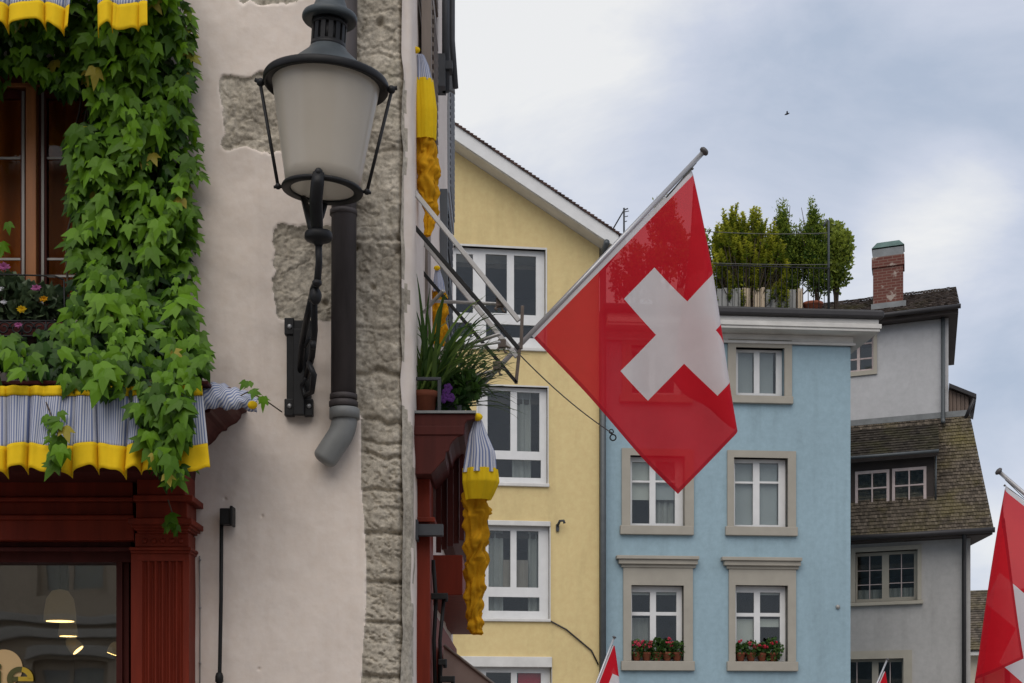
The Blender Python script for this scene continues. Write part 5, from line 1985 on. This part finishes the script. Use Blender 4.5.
geranium(636.5, ra, 'leftmost clay pot in the left sill row, with dense pinkish red geranium flowers', 7, 1.0, PP, 1.0, 1)
geranium(646.5, ra, 'second clay pot from the left in the left sill row, flowering pinkish red', 6, 1.0, PP, 1.0, 2)
geranium(657, ra, 'middle pot of the left sill row, bright green and almost without flowers', 0, 1.3, RP, 1.1, 3, 1.3)
geranium(667, ra, 'tallest red geranium of the left sill row, right of the green pot', 5, 1.5, PP, .9, 4)
geranium(677, ra, 'rightmost dark leafy pot of the left sill row, without flowers', 0, 1.0, RP, 1.0, 5)
geranium(740.5, rb, 'leftmost dark leafy geranium pot of the right sill row', 1, 1.0, RP, 1.0, 6)
geranium(751, rb, 'second pot of the right sill row with a few pale red flowers', 4, 1.2, PP, 1.0, 7)
geranium(762, rb, 'third pot of the right sill row, low with small red flowers', 4, .8, RP, 1.0, 8)
geranium(773, rb, 'rightmost and widest pot of the right sill row, with tall green leaves', 2, 1.3, RP, 1.25, 9, 1.5)

# ---- roof terrace
def tw(px, dep):
    """world point on the terrace floor under picture column px, dep behind the facade"""
    x, _ = B.f(px, 300, dep)
    return B.world(x, dep, zr), x
def tz(py, dep, px):
    return B.f(px, py, dep)[1] - zr
def planter(px0, px1, q0, label, material, n, dep=.15, post=None):
    a = B.f(px0, 300, dep)[0]; b_ = B.f(px1, 300, dep)[0]
    hh = tz(q0, dep, px0)
    t = thing('planter_box', label, 'planter', tuple(B.world((a + b_) / 2, dep, zr)), B.th, 'planters on the roof terrace')
    m = MB()
    w_ = (b_ - a) / n
    rg = random.Random(int(px0))
    for i in range(n):
        xa = -(b_ - a) / 2 + i * w_
        m.box(xa + .006, xa + w_ - .006, 0, .03, 0, hh + rg.uniform(-.02, .02))
    m.box(-(b_ - a) / 2 + .01, (b_ - a) / 2 - .01, .032, .40, 0, hh - .05)
    m.build('boards', material, t, local=True, bevel=.004)
    m = MB()
    m.box(-(b_ - a) / 2 + .03, (b_ - a) / 2 - .03, .04, .38, hh - .048, hh - .03)
    m.build('soil', M['stem'], t, local=True)
    return hh
planter(655, 714, 288, 'long grey planter half hidden behind the large flag', M['plank'], 8)
planter(716, 741, 288, 'grey plank planter beside the flag edge on the blue house roof', M['plank'], 4)
planter(742, 750.5, 287.5, 'narrow pale pine planter between the grey ones', M['paleplank'], 2)
planter(753.5, 765, 287.5, 'wider pale pine planter in the middle of the terrace row', M['paleplank'], 3)
planter(766, 796, 289, 'wide grey plank planter left of the pale end post', M['plank'], 5)
planter(797, 803.5, 289, 'slim pale end planter beside the clay tub', M['paleplank'], 2)
p_, _x = tw(813, .28)
tub = thing('clay_tub', 'round terracotta tub at the end of the terrace planters', 'plant tub', tuple(p_), B.th)
m = MB()
m.lathe([(.16, 0), (.20, .28), (.22, .29), (.225, .35), (.20, .35), (.19, .31), (.001, .30)], None, 28)
m.build('tub', M['terracotta'], tub, local=True)
def shrub(name, label, px, q_base, dep, blobs, material, size, aspect, up, seed, shoots=0, tr=(.1, .95), core=.3, cl=(.09, .17)):
    """blobs: (px, py, radius px across, radius px up, leaves)"""
    rg = random.Random(seed)
    p_, xb_ = tw(px, dep)
    t = thing(name, label, 'shrub', tuple(p_), B.th, 'shrubs on the roof terrace')
    m = MB(); tint = []
    tops = []
    pxm = 34.6 / F
    for (bx_, by_, rx_, ry_, n_) in blobs:
        cx_ = B.f(bx_, 300, dep)[0] - xb_
        cz_ = tz(by_, dep, bx_)
        tops.append((cx_, cz_, ry_ * pxm))
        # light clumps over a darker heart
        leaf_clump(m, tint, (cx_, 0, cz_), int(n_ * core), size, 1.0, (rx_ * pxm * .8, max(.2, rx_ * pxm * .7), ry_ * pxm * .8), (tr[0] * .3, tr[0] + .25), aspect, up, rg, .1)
        for _ in range(max(3, n_ // 42)):
            v = Vector((rg.gauss(0, 1), rg.gauss(0, 1), rg.gauss(0, 1))).normalized()
            cc = (cx_ + v.x * rx_ * pxm * .8, v.y * max(.25, rx_ * pxm * .7), cz_ + v.z * ry_ * pxm * .8)
            base_t = rg.uniform(tr[0], tr[1])
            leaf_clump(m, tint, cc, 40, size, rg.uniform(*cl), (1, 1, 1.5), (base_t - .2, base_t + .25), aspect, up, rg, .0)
        for _ in range(int(shoots * n_ / 300)):
            a = rg.uniform(0, 6.28)
            rr_ = rg.uniform(.4, 1.0)
            base = Vector((cx_ + math.cos(a) * rr_ * rx_ * pxm * .9, math.sin(a) * rr_ * rx_ * pxm * .7, cz_ + (1 - rr_ * .8) * ry_ * pxm * .8))
            for s_ in range(20):
                d_ = Vector((rg.gauss(0, .5), rg.gauss(0, .5), 1)).normalized()
                leaf_clump(m, tint, base + Vector((rg.gauss(0, .02), rg.gauss(0, .02), s_ * .020)), 3, size * .85, .065, (1, 1, 1), (.45, 1.0), aspect, 1.2, rg, 0)
    m.col = tint
    m.build('crown', material, t, local=True)
    m = MB()
    for (cx_, cz_, r_) in tops:
        m.tube([(0, 0, .1), (cx_ * .4, .02, cz_ * .4), (cx_, 0, cz_)], [.035, .025, .012], 7)
        for _ in range(3):
            m.tube([(cx_ * .4, .02, cz_ * .4), (cx_ + rg.uniform(-.25, .25), rg.uniform(-.2, .2), cz_ + rg.uniform(0, .4))], [.016, .006], 6)
    m.build('trunk', M['bark'], t, local=True)
    return t
def shoot_shrub(name, label, px, dep, profile, q_low, material, seed, nshoot, depth_r=.42):
    # a loose bush of upright leafy shoots; profile: (picture column, row of its highest tips)
    rg = random.Random(seed)
    p_, xb_ = tw(px, dep)
    t = thing(name, label, 'shrub', tuple(p_), B.th, 'shrubs on the roof terrace')
    m = MB(); tint = []
    w_ = MB()
    for (bx_, by_, rx_, ry_) in ((730, 250, 15, 26), (752, 250, 17, 26), (766, 262, 12, 24), (742, 282, 24, 12)):
        leaf_clump(m, tint, (B.f(bx_, 300, dep)[0] - xb_, .05, tz(by_, dep, bx_)), 900, .10, 1.0, (rx_ * 34.6 / F, .35, ry_ * 34.6 / F), (.1, .6), .4, .5, rg, .0)
    pxs = [a for a, _ in profile]; pys = [b for _, b in profile]
    for i in range(nshoot):
        a = rg.uniform(min(pxs), max(pxs))
        y = rg.uniform(-1, 1) * depth_r
        top = float(np.interp(a, pxs, pys))
        lowest = q_low - 6
        ring = rg.random() ** 1.6
        q = top + (lowest - top) * ring + abs(y) * 14
        if i < len(profile):
            a, q, y = profile[i][0], profile[i][1], rg.uniform(-.2, .1)
        cx_ = B.f(a, 300, dep)[0] - xb_
        cz_ = tz(q, dep, a)
        L = rg.uniform(.28, .55)
        lean = Vector((rg.gauss(0, .14) + cx_ * .3, rg.gauss(0, .1) + y * .1, 1)).normalized()
        tipp = Vector((cx_, y, cz_))
        basep = tipp - lean * L
        w_.tube([(cx_ * .25, y * .3, .1), tuple(basep.lerp(Vector((cx_ * .25, y * .3, .1)), .5) + Vector((0, 0, -.05))), tuple(basep), tuple(tipp)], [.014, .010, .007, .003], 5)
        br_ = rg.uniform(.15, .75)
        n_ = int(L / .02)
        for k_ in range(n_):
            f_ = k_ / n_
            c = basep.lerp(tipp, f_)
            for _ in range(3):
                an = rg.uniform(0, 6.28)
                d_ = Vector((math.cos(an), math.sin(an), rg.uniform(.35, 1.3))).normalized()
                Lf = rg.uniform(.075, .125) * (1 - .35 * f_)
                sd_ = d_.cross(Vector((0, 0, 1))).normalized() * Lf * .20
                sd_ = sd_ * 1.5
                nn = sd_.cross(d_).normalized()
                mid = c + d_ * Lf * .55 + nn * .01
                m.add([c, mid + sd_, c + d_ * Lf - nn * .012, mid - sd_, mid], [(0, 1, 4), (1, 2, 4), (4, 2, 3), (0, 4, 3)])
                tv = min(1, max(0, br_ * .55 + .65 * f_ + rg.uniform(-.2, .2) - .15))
                tint.extend([tv] * 5)
    m.col = tint
    m.build('crown', material, t, local=True)
    w_.build('stem', M['bark'], t, local=True)
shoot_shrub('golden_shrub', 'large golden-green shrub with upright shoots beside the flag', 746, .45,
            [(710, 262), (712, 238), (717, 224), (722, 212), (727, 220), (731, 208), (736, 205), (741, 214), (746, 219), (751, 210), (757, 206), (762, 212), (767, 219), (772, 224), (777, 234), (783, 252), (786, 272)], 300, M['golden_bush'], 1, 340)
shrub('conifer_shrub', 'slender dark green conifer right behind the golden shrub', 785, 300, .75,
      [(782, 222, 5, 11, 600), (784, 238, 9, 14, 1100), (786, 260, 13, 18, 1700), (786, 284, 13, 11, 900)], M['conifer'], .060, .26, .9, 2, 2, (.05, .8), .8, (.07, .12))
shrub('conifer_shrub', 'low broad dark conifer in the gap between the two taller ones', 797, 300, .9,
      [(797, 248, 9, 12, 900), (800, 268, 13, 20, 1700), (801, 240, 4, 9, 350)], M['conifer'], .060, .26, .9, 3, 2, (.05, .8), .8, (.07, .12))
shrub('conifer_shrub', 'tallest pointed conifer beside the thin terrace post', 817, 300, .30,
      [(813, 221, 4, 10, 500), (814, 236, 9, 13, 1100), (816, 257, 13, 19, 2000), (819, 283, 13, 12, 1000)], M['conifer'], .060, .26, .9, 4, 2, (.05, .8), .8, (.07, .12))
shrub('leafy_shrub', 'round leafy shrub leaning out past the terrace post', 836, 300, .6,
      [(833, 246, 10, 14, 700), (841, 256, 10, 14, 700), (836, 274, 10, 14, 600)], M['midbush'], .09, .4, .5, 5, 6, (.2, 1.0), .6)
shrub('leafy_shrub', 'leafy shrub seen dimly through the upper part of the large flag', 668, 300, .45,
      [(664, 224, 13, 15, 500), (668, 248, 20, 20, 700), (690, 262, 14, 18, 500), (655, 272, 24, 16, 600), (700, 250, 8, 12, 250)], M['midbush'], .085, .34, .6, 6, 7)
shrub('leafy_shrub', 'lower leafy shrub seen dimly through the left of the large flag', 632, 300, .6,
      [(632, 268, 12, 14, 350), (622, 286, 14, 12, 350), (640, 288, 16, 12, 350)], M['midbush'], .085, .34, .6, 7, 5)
# railing, post, wires
rlg = thing('terrace_railing', 'thin dark iron railing along the roof terrace of the blue house', 'railing', tuple(B.world(B.f(780, 300, .0)[0], -.05, zr)), B.th)
xr0 = B.f(780, 300, -.05)[0]
m = MB()
xa, xb_ = B.f(716, 300, -.05)[0] - xr0, B.f(829, 300, -.05)[0] - xr0
hr = B.f(800, 267, -.05)[1] - zr
m.box(xa, xb_, -.012, .012, hr - .022, hr)
m.box(xa, xb_, -.01, .01, .06, .08)
m.box(xb_ - .02, xb_, .013, 3.5, hr - .022, hr)
m.build('rail', M['black'], rlg, local=True)
for i in range(22):
    x = xa + (xb_ - xa) * i / 21
    m = MB()
    m.box(x - .007, x + .007, -.007, .007, 0, hr - .0225)
    m.build('baluster', M['black'], rlg, local=True)
pst_w, _ = tw(828.5, -.02)
pt_ = thing('terrace_post', 'thin dark post with a bent top at the corner of the terrace', 'post', tuple(pst_w), B.th)
hp_ = tz(221, -.02, 828)
m = MB()
m.tube([(0, 0, 0), (0, 0, hp_), (-.03, 0, hp_ + .03), (-.11, 0, hp_ - .12)], .026, 10)
m.build('post', M['slate_pipe'], pt_, local=True)
m = MB()
for q, s_ in ((231, .04), (262.5, .02)):
    a = B.world(B.f(700, q, -.02)[0], -.02, B.f(700, q, -.02)[1]); b_ = B.world(B.f(828, q, -.02)[0], -.02, B.f(828, q + 2, -.02)[1])
    m.tube([a.lerp(b_, t_) + Vector((0, 0, -s_ * 4 * t_ * (1 - t_))) for t_ in np.linspace(0, 1, 9)], .009, 5)
tag(m.build('terrace_wire', M['cord'], None, at=pst_w), 'thin wires strung from the bent terrace post toward the flag', 'wire')

# ----------------------------------------------------------------- grey house with mossy mansard roof
G = House('grey_house', 'grey plastered house with mossy tiled roof, dormer and brick chimney', 849, 40.6, -.5, -.215)
xw1 = G.f(970.5, 610)[0]
xw0 = G.f(800, 610)[0]
zeave = G.f(920, 535)[1]
opG = {'a': (855.5, 551, 917.5, 601.5), 'b': (840, 659, 903.5, 740)}
m = MB()
m.panel(xw0, xw1, 0, zeave + .1, [G.rect(*opG[i]) for i in opG], 0, .3, edges=False)
G.build(m, 'wall', M['ghouse'])
back_volume(G, xw0, xw1, zeave + .1, 9, M['ghouse'])
# upper wall set back
SB = 1.7
ux1 = G.f(948.5, 370, SB)[0]
zu0 = G.f(900, 425, SB)[1]
zu1 = G.f(905, 312, SB - .45)[1] - .60
opU = (838, 325, 873.5, 372)
m = MB()
a_, b2, c_, d2 = G.rect(*opU, SB)
m.panel(xw0, ux1, zu0 - .6, zu1 + .5, [(a_, b2, c_, d2)], SB, SB + .3, edges=False)
m.box(ux1 - .25, ux1, SB + .3, 9, zu0 - .6, zu1 + .5)
m.box(xw0, ux1 - .25, SB + 2.2, SB + 2.3, zu0 - .6, zu1 + .5)
G.build(m, 'upper_wall', M['ghouse2'])
# lower roof
xe1 = G.f(994, 530, -.55)[0]
ztp = G.f(955, 416, SB)[1]
zev = G.f(960, 531, -.55)[1]
m = MB(); tint = []
xt1 = G.f(970, 420, SB)[0]
tile_roof(m, tint, (xw0, -.55, zev), (xe1, -.55, zev), (xw0, SB, ztp), (xt1, SB, ztp), 34, 70, .028, 5)
m.col = tint
rf1 = G.build(m, 'roof', M['tile'])
m = MB()
m.hexa([(xw0, -.50, zev - .12), (xe1 - .03, -.50, zev - .12), (xt1 - .03, SB + .02, zev - .12), (xw0, SB + .02, zev - .12),
        (xw0, -.50, zev - .05), (xe1 - .03, -.50, zev - .05), (xt1 - .03, SB + .02, ztp - .06), (xw0, SB + .02, ztp - .06)])
G.build(m, 'eaves_timber', M['dormerwood'], rf1)
m = MB()
m.tube([(xw0, -.64, zev - .03), (xe1 + .02, -.64, zev - .03)], .065, 12)
G.build(m, 'gutter', M['gutter'], rf1)
# metal apron along the top
m = MB()
za = G.f(900, 424, SB - .03)[1]
m.box(xw0, xt1, SB - .05, SB - .005, ztp - .03, ztp + .12)
G.build(m, 'roof_apron', M['zinc'], rf1)
# weather boarded annexe on the gable side
gx0, gz0 = G.f(949, 418, SB + .1)
gx1, _ = G.f(969, 418, SB + .1)
zt0 = G.f(949, 389, SB + .1)[1]
zt1 = G.f(969, 397, SB + .1)[1]
m = MB()
n_ = 5
for i in range(n_):
    xa = gx0 + (gx1 - gx0) * i / n_
    xb_ = gx0 + (gx1 - gx0) * (i + 1) / n_ - .012
    zz = zt0 + (zt1 - zt0) * (i / n_)
    zz2 = zt0 + (zt1 - zt0) * ((i + 1) / n_)
    m.hexa([(xa, SB + .1, gz0 - .3), (xb_, SB + .1, gz0 - .3), (xb_, SB + 2.5, gz0 - .3), (xa, SB + 2.5, gz0 - .3), (xa, SB + .1, zz), (xb_, SB + .1, zz2), (xb_, SB + 2.5, zz2), (xa, SB + 2.5, zz)])
an = G.build(m, 'annexe', M['barn'])
m = MB()
sl2 = (zt1 - zt0) / (gx1 - gx0)
m.hexa([(gx0, SB - .1, zt0 + .01), (gx1 + .18, SB - .1, zt1 + .01 + sl2 * .18), (gx1 + .18, SB + 2.7, zt1 + .01 + sl2 * .18), (gx0, SB + 2.7, zt0 + .01),
        (gx0, SB - .1, zt0 + .11), (gx1 + .18, SB - .1, zt1 + .11 + sl2 * .18), (gx1 + .18, SB + 2.7, zt1 + .11 + sl2 * .18), (gx0, SB + 2.7, zt0 + .11)])
m.tube([(gx1 + .12, SB - .1, zt1 - .1), (gx1 - .1, SB - .05, gz0 - .1)], .05, 6)
G.build(m, 'annexe_roof', M['gutter'], an)
# upper roof
ue = .45
xue = G.f(960, 300, SB - ue)[0]
zue = G.f(905, 312, SB - ue)[1]
rise = 1.2
m = MB(); tint = []
tile_roof(m, tint, (xw0 - 2, SB - ue, zue), (xue, SB - ue, zue), (xw0 - 2, SB + 2.1, zue + rise), (xue - .05, SB + 2.1, zue + rise), 13, 70, .035, 8, 1.35, .02)
m.col = tint
rf2 = G.build(m, 'roof', M['darktile'])
m = MB()
m.hexa([(xw0 - 2, SB - ue + .05, zue - .17), (xue - .04, SB - ue + .05, zue - .17), (xue - .04, SB + 2.1, zue - .17), (xw0 - 2, SB + 2.1, zue - .17),
        (xw0 - 2, SB - ue + .05, zue - .05), (xue - .04, SB - ue + .05, zue - .05), (xue - .06, SB + 2.1, zue + rise - .07), (xw0 - 2, SB + 2.1, zue + rise - .07)])
m.hexa([(xw0 - 2, SB + 2.12, zue - .17), (xue - .04, SB + 2.12, zue - .17), (xue - .04, 7, zue - .17), (xw0 - 2, 7, zue - .17),
        (xw0 - 2, SB + 2.12, zue + rise - .07), (xue - .06, SB + 2.12, zue + rise - .07), (xue - .06, 7, zue), (xw0 - 2, 7, zue)])
G.build(m, 'eaves_timber', M['dormerwood'], rf2)
m = MB()
m.tube([(xw0 - 2, SB - ue - .06, zue - .03), (xue + .02, SB - ue - .06, zue - .03)], .06, 10)
G.build(m, 'gutter', M['gutter'], rf2)
# downpipes
m = MB()
dxp = G.f(943, 370, SB - .12)[0]
m.tube([(dxp, SB - .12, zue - .05), (dxp, SB - .12, zu0 + .05), (dxp, SB - .4, zu0 - .1)], .055, 12)
G.build(m, 'downpipe', M['slate_pipe'])
m = MB()
dxp = G.f(964, 620, -.12)[0]
m.tube([(dxp, -.55, zev - .06), (dxp, -.14, zev - .45), (dxp, -.12, zev - .7), (dxp, -.12, 0)], .055, 12)
G.build(m, 'downpipe', M['gutter'])
# chimney
cy0 = SB + .35
cx0, _ = G.f(873, 300, cy0)
cx1, _ = G.f(903, 300, cy0)
zc0 = zue + .25
zc1 = G.f(888, 256, cy0)[1]
zc2 = G.f(888, 248, cy0)[1]
zc3 = G.f(888, 240, cy0)[1]
m = MB()
m.box(cx0, cx1, cy0, cy0 + .62, zc0, zc1)
m.box(cx0 - .035, cx1 + .035, cy0 - .035, cy0 + .655, zc1 - .28, zc1)
ch = G.build(m, 'chimney', M['brick'], rf2, bevel=.01)
m = MB()
m.box(cx0 + .03, cx1 - .03, cy0 + .03, cy0 + .6, zc2, zc2 + .03)
m.hexa([(cx0 - .04, cy0 - .04, zc2 + .03), (cx1 + .04, cy0 - .04, zc2 + .03), (cx1 + .04, cy0 + .66, zc2 + .03), (cx0 - .04, cy0 + .66, zc2 + .03),
        (cx0 + .10, cy0 + .12, zc3), (cx1 - .10, cy0 + .12, zc3), (cx1 - .10, cy0 + .5, zc3), (cx0 + .10, cy0 + .5, zc3)])
G.build(m, 'chimney_cap', M['copper'], rf2, bevel=.01)
m = MB()
m.box(cx0 - .012, cx1 + .012, cy0 - .012, cy0 + .63, zc1 + .001, zc2 - .001)
G.build(m, 'chimney_collar', M['zinc'], rf2)
m = MB()
m.box(cx0 - .05, cx1 + .08, cy0 - .05, cy0 - .002, zc0 - .05, zc0 + .26)
G.build(m, 'chimney_flashing', M['zinc'], rf2)
# dormer
dy = .10
dxa = xw0
dxb = G.f(934, 480, dy)[0]
dz0 = G.f(890, 509, dy)[1]
dz1 = G.f(890, 462, dy)[1]
dop = [(853.5, 468.5, 890.5, 508), (890.5, 467, 929.5, 505)]
m = MB()
holes = [G.rect(855, 470.5, 889.5, 506, dy), G.rect(892, 467.5, 926.5, 503, dy)]
m.panel(dxa, dxb, dz0, dz1 + .1, holes, dy, dy + .12, back=True)
m.hexa([(dxb - .06, dy + .121, dz0), (dxb, dy + .121, dz0), (dxb, SB, dz0 + 1.0), (dxb - .06, SB, dz0 + 1.0), (dxb - .06, dy + .121, dz1 + .1), (dxb, dy + .121, dz1 + .1), (dxb, SB, dz1 + .3), (dxb - .06, SB, dz1 + .3)])
dor = G.build(m, 'dormer', M['dormerwood'], bevel=.008)
m = MB(); tint = []
zde = G.f(890, 454, dy - .35)[1]
zdt = G.f(890, 427, SB - .12)[1]
tile_roof(m, tint, (dxa, dy - .35, zde), (dxb + .12, dy - .35, zde), (dxa, SB - .1, zdt), (dxb + .12, SB - .1, zdt), 11, 34, .03, 12)
m.col = tint
G.build(m, 'dormer_roof', tilemat('dark_mossy_tile', (0.036, 0.030, 0.024), (0.06, 0.058, 0.02), .05), dor)
m = MB()
m.hexa([(dxa, dy - .33, zde - .14), (dxb + .10, dy - .33, zde - .14), (dxb + .10, SB - .12, zdt - .2), (dxa, SB - .12, zdt - .2), (dxa, dy - .33, zde - .05), (dxb + .10, dy - .33, zde - .05), (dxb + .10, SB - .12, zdt - .06), (dxa, SB - .12, zdt - .06)])
G.build(m, 'dormer_eave', M['dormerwood'], dor)
m = MB()
m.tube([(dxa, dy - .42, zde - .03), (dxb + .12, dy - .42, zde - .03)], .04, 10)
m.tube([(dxb + .04, dy - .05, zde - .05), (dxb + .04, dy - .05, dz0 + .15)], .03, 8)
G.build(m, 'dormer_gutter', M['slate_pipe'], dor)
for hx in holes:
    a, b_, c_, d2 = hx
    fr_w = .075
    xm, zm = (a + b_) / 2, (c_ + d2) / 2
    m = MB()
    m.panel(a + .003, b_ - .003, c_ + .003, d2 - .003, [(a + fr_w, xm - .018, c_ + fr_w, zm - .018), (xm + .018, b_ - fr_w, c_ + fr_w, zm - .018), (a + fr_w, xm - .018, zm + .018, d2 - fr_w), (xm + .018, b_ - fr_w, zm + .018, d2 - fr_w)], dy - .02, dy + .05, back=True)
    wd = G.build(m, 'window', M['pinkframe'], G.root, bevel=.005)
    m = MB()
    m.box(a + .04, b_ - .04, dy + .02, dy + .03, c_ + .04, d2 - .04)
    G.build(m, 'pane', M['glass'], wd)
m = MB()
m.box(dxa, dxb - .07, dy + .9, dy + .95, dz0, dz1 + .1)
G.build(m, 'dormer_lining', M['interior'], dor)
m = MB()
m.box(dxa, dxb - .005, dy - .03, dy + .001, dz0 - .2, dz0 - .003)
G.build(m, 'dormer_apron', M['dormerwood'], dor)
# windows of the grey walls
stG = plain('pale_stone_frame', (0.40, 0.37, 0.305), .85, 0, .08, 2.5, .2, .004)
window(G, opG['a'], [(857.5, 556, 882, 599), (889, 554, 914, 597)], .20, stG, surround=(849.5, 546.5, 921.5, 601.5), sill=(849, 601.5, 923, 605), sill_out=.12, sur_mat=stG, reveal=stG,
       curtains=[((858, 590, 882, 601), M['curtain']), ((889, 588, 914, 599), M['curtain'])])
window(G, opG['b'], [(842, 662, 872, 735), (878.5, 662, 902, 735)], .22, stG, surround=(830, 651, 912, 740), sur_mat=stG, reveal=stG)
m = MB()
for (p0, p1, q0, q1) in ((857.5, 882, 556, 599), (889, 914, 554, 597), (842, 872, 662, 735), (878.5, 902, 662, 735)):
    a, b_, c_, d2 = G.rect(p0, q0, p1, q1, .22)
    m.box((a + b_) / 2 - .012, (a + b_) / 2 + .012, .222, .236, c_, d2)
    for t_ in (.33, .66):
        z = c_ + (d2 - c_) * t_
        m.box(a, b_, .226, .233, z - .009, z + .009)
G.build(m, 'glazing_bar', M['pinkframe'], G.root)
m = MB()
xc_ = [G.f(p, 350, SB + .12)[0] for p in (851, 857, 860, 873)]
zq = lambda q: G.f(860, q, SB + .12)[1]
m.panel(a_ if False else G.rect(*opU, SB)[0], G.rect(*opU, SB)[1], G.rect(*opU, SB)[2], G.rect(*opU, SB)[3],
        [(xc_[0] - .3, xc_[1], zq(370), zq(360)), (xc_[0] - .3, xc_[1], zq(358.5), zq(345)), (xc_[0] - .3, xc_[1], zq(343.5), zq(328)),
         (xc_[2], xc_[3] - .03, zq(370), zq(360)), (xc_[2], xc_[3] - .03, zq(358.5), zq(345)), (xc_[2], xc_[3] - .03, zq(343.5), zq(328))], SB + .10, SB + .15, back=True)
uw = G.build(m, 'window', M['pinkframe'], G.root)
m = MB()
r_ = G.rect(*opU, SB)
m.box(r_[0] + .01, r_[1] - .01, SB + .12, SB + .13, r_[2] + .01, r_[3] - .01)
G.build(m, 'pane', M['glass'], uw)
m = MB()
s4 = G.rect(834, 321, 877, 372.5, SB)
m.panel(s4[0], s4[1], s4[2] - .1, s4[3], [r_], SB - .05, SB + .01)
G.build(m, 'surround', stG, uw, bevel=.006)

# ----------------------------------------------------------------- farther house in the gap
FH = House('far_house', 'distant cream house with brown tiled roof in the gap right of the grey house', 985, 62, -.45)
a = FH.f(940, 650)[0]; b_ = FH.f(1100, 650)[0]
z_e = FH.f(980, 648)[1]
m = MB()
opf = [FH.rect(980, 664, 986, 690), FH.rect(1002, 664, 1012, 690)]
m.panel(a, b_, 0, z_e + .2, opf, 0, .3, edges=False)
FH.build(m, 'wall', plaster('cream_render', (.50, .45, .36), .1, .4))
back_volume(FH, a, b_, z_e, 8, M['facade'])
for o4 in opf:
    m = MB()
    m.panel(o4[0], o4[1], o4[2], o4[3], [(o4[0] + .08, o4[1] - .08, o4[2] + .08, o4[3] - .08)], .12, .18, back=True)
    wq = FH.build(m, 'window', M['offwhite'])
    m = MB(); m.box(o4[0] + .05, o4[1] - .05, .14, .15, o4[2] + .05, o4[3] - .05)
    FH.build(m, 'pane', M['glass'], wq)
m = MB(); tint = []
zt_ = FH.f(985, 590, 4.0)[1]
tile_roof(m, tint, (a, -.6, z_e - .1), (b_, -.6, z_e - .1), (a, 4.0, zt_), (b_, 4.0, zt_), 26, 40, .04, 15)
m.col = tint
rq = FH.build(m, 'roof', M['tile'])
m = MB()
m.hexa([(a, -.5, z_e - .3), (b_, -.5, z_e - .3), (b_, 8, z_e - .3), (a, 8, z_e - .3), (a, -.5, z_e - .18), (b_, -.5, z_e - .18), (b_, 4.0, zt_ - .1), (a, 4.0, zt_ - .1)])
FH.build(m, 'eaves_timber', M['offwhite'], rq)

# ----------------------------------------------------------------- stone houses behind the viewer, mirrored in the shop glass
OP = thing('stone_building', 'pale stone building with string courses mirrored dimly in the shop window', 'building', (-4, -13, 0), math.pi)
m = MB()
wins = []
for i in range(7):
    for j in range(3):
        xx = -7.5 + i * 2.6
        wins.append((xx, xx + 1.15, .6 + j * 3.5, 3.0 + j * 3.5))
m.panel(-14, 16, 0, 11.5, wins, 0, .3, edges=True)
m.box(-14, 16, .31, 6, 0, 11.5)
m.build('wall', M['facade'], OP, local=True)
m = MB()
for z in (3.35, 3.6, 6.9, 11.2):
    m.box(-14, 16, -.16 - (.2 if z > 7 else 0), -.002, z, z + .16)
for i in range(7):
    xx = -7.5 + i * 2.6
    m.box(xx - .15, xx + 1.3, -.12, -.002, 3.05, 3.22)
m.build('string_course', M['sandstone'], OP, local=True, bevel=.02)
for wv in wins:
    m = MB()
    m.panel(wv[0] + .002, wv[1] - .002, wv[2] + .002, wv[3] - .002, [(wv[0] + .1, wv[0] + .55, wv[2] + .1, wv[3] - .1), (wv[0] + .63, wv[1] - .1, wv[2] + .1, wv[3] - .1)], .15, .2)
    wq = m.build('window', M['facade'], OP, local=True)
    m = MB(); m.box(wv[0] + .05, wv[1] - .05, .17, .18, wv[2] + .05, wv[3] - .05)
    m.build('pane', M['glass'], wq, local=True)

# ----------------------------------------------------------------- a bird high over the roofs
bd = thing('bird', 'tiny dark bird flying high in the sky above the terrace shrubs', 'bird', tuple(P(787, 114, 110)))
m = MB()
c = P(787, 114, 110)
prof = [(.001, -.2), (.04, -.12), (.06, 0), (.045, .1), (.03, .15), (.001, .2)]
m.lathe(prof, Matrix.Translation(c) @ Matrix.Rotation(R(70), 4, 'Y'), 12)
for s_ in (1, -1):
    m.add([c + Vector((-.05, 0, .02)), c + Vector((.07, 0, .02)), c + Vector((.02, s_ * .2, .12)), c + Vector((-.04, s_ * .4, .06)), c + Vector((-.07, s_ * .2, .11)),
           c + Vector((-.05, 0, .0)), c + Vector((.07, 0, .0)), c + Vector((.02, s_ * .2, .10)), c + Vector((-.07, s_ * .2, .09))],
          [(0, 1, 2, 4), (4, 2, 3), (5, 8, 7, 6), (8, 3, 7), (1, 6, 7, 2), (0, 4, 8, 5), (2, 7, 3), (4, 3, 8)])
m.build('body', M['bird'], bd)
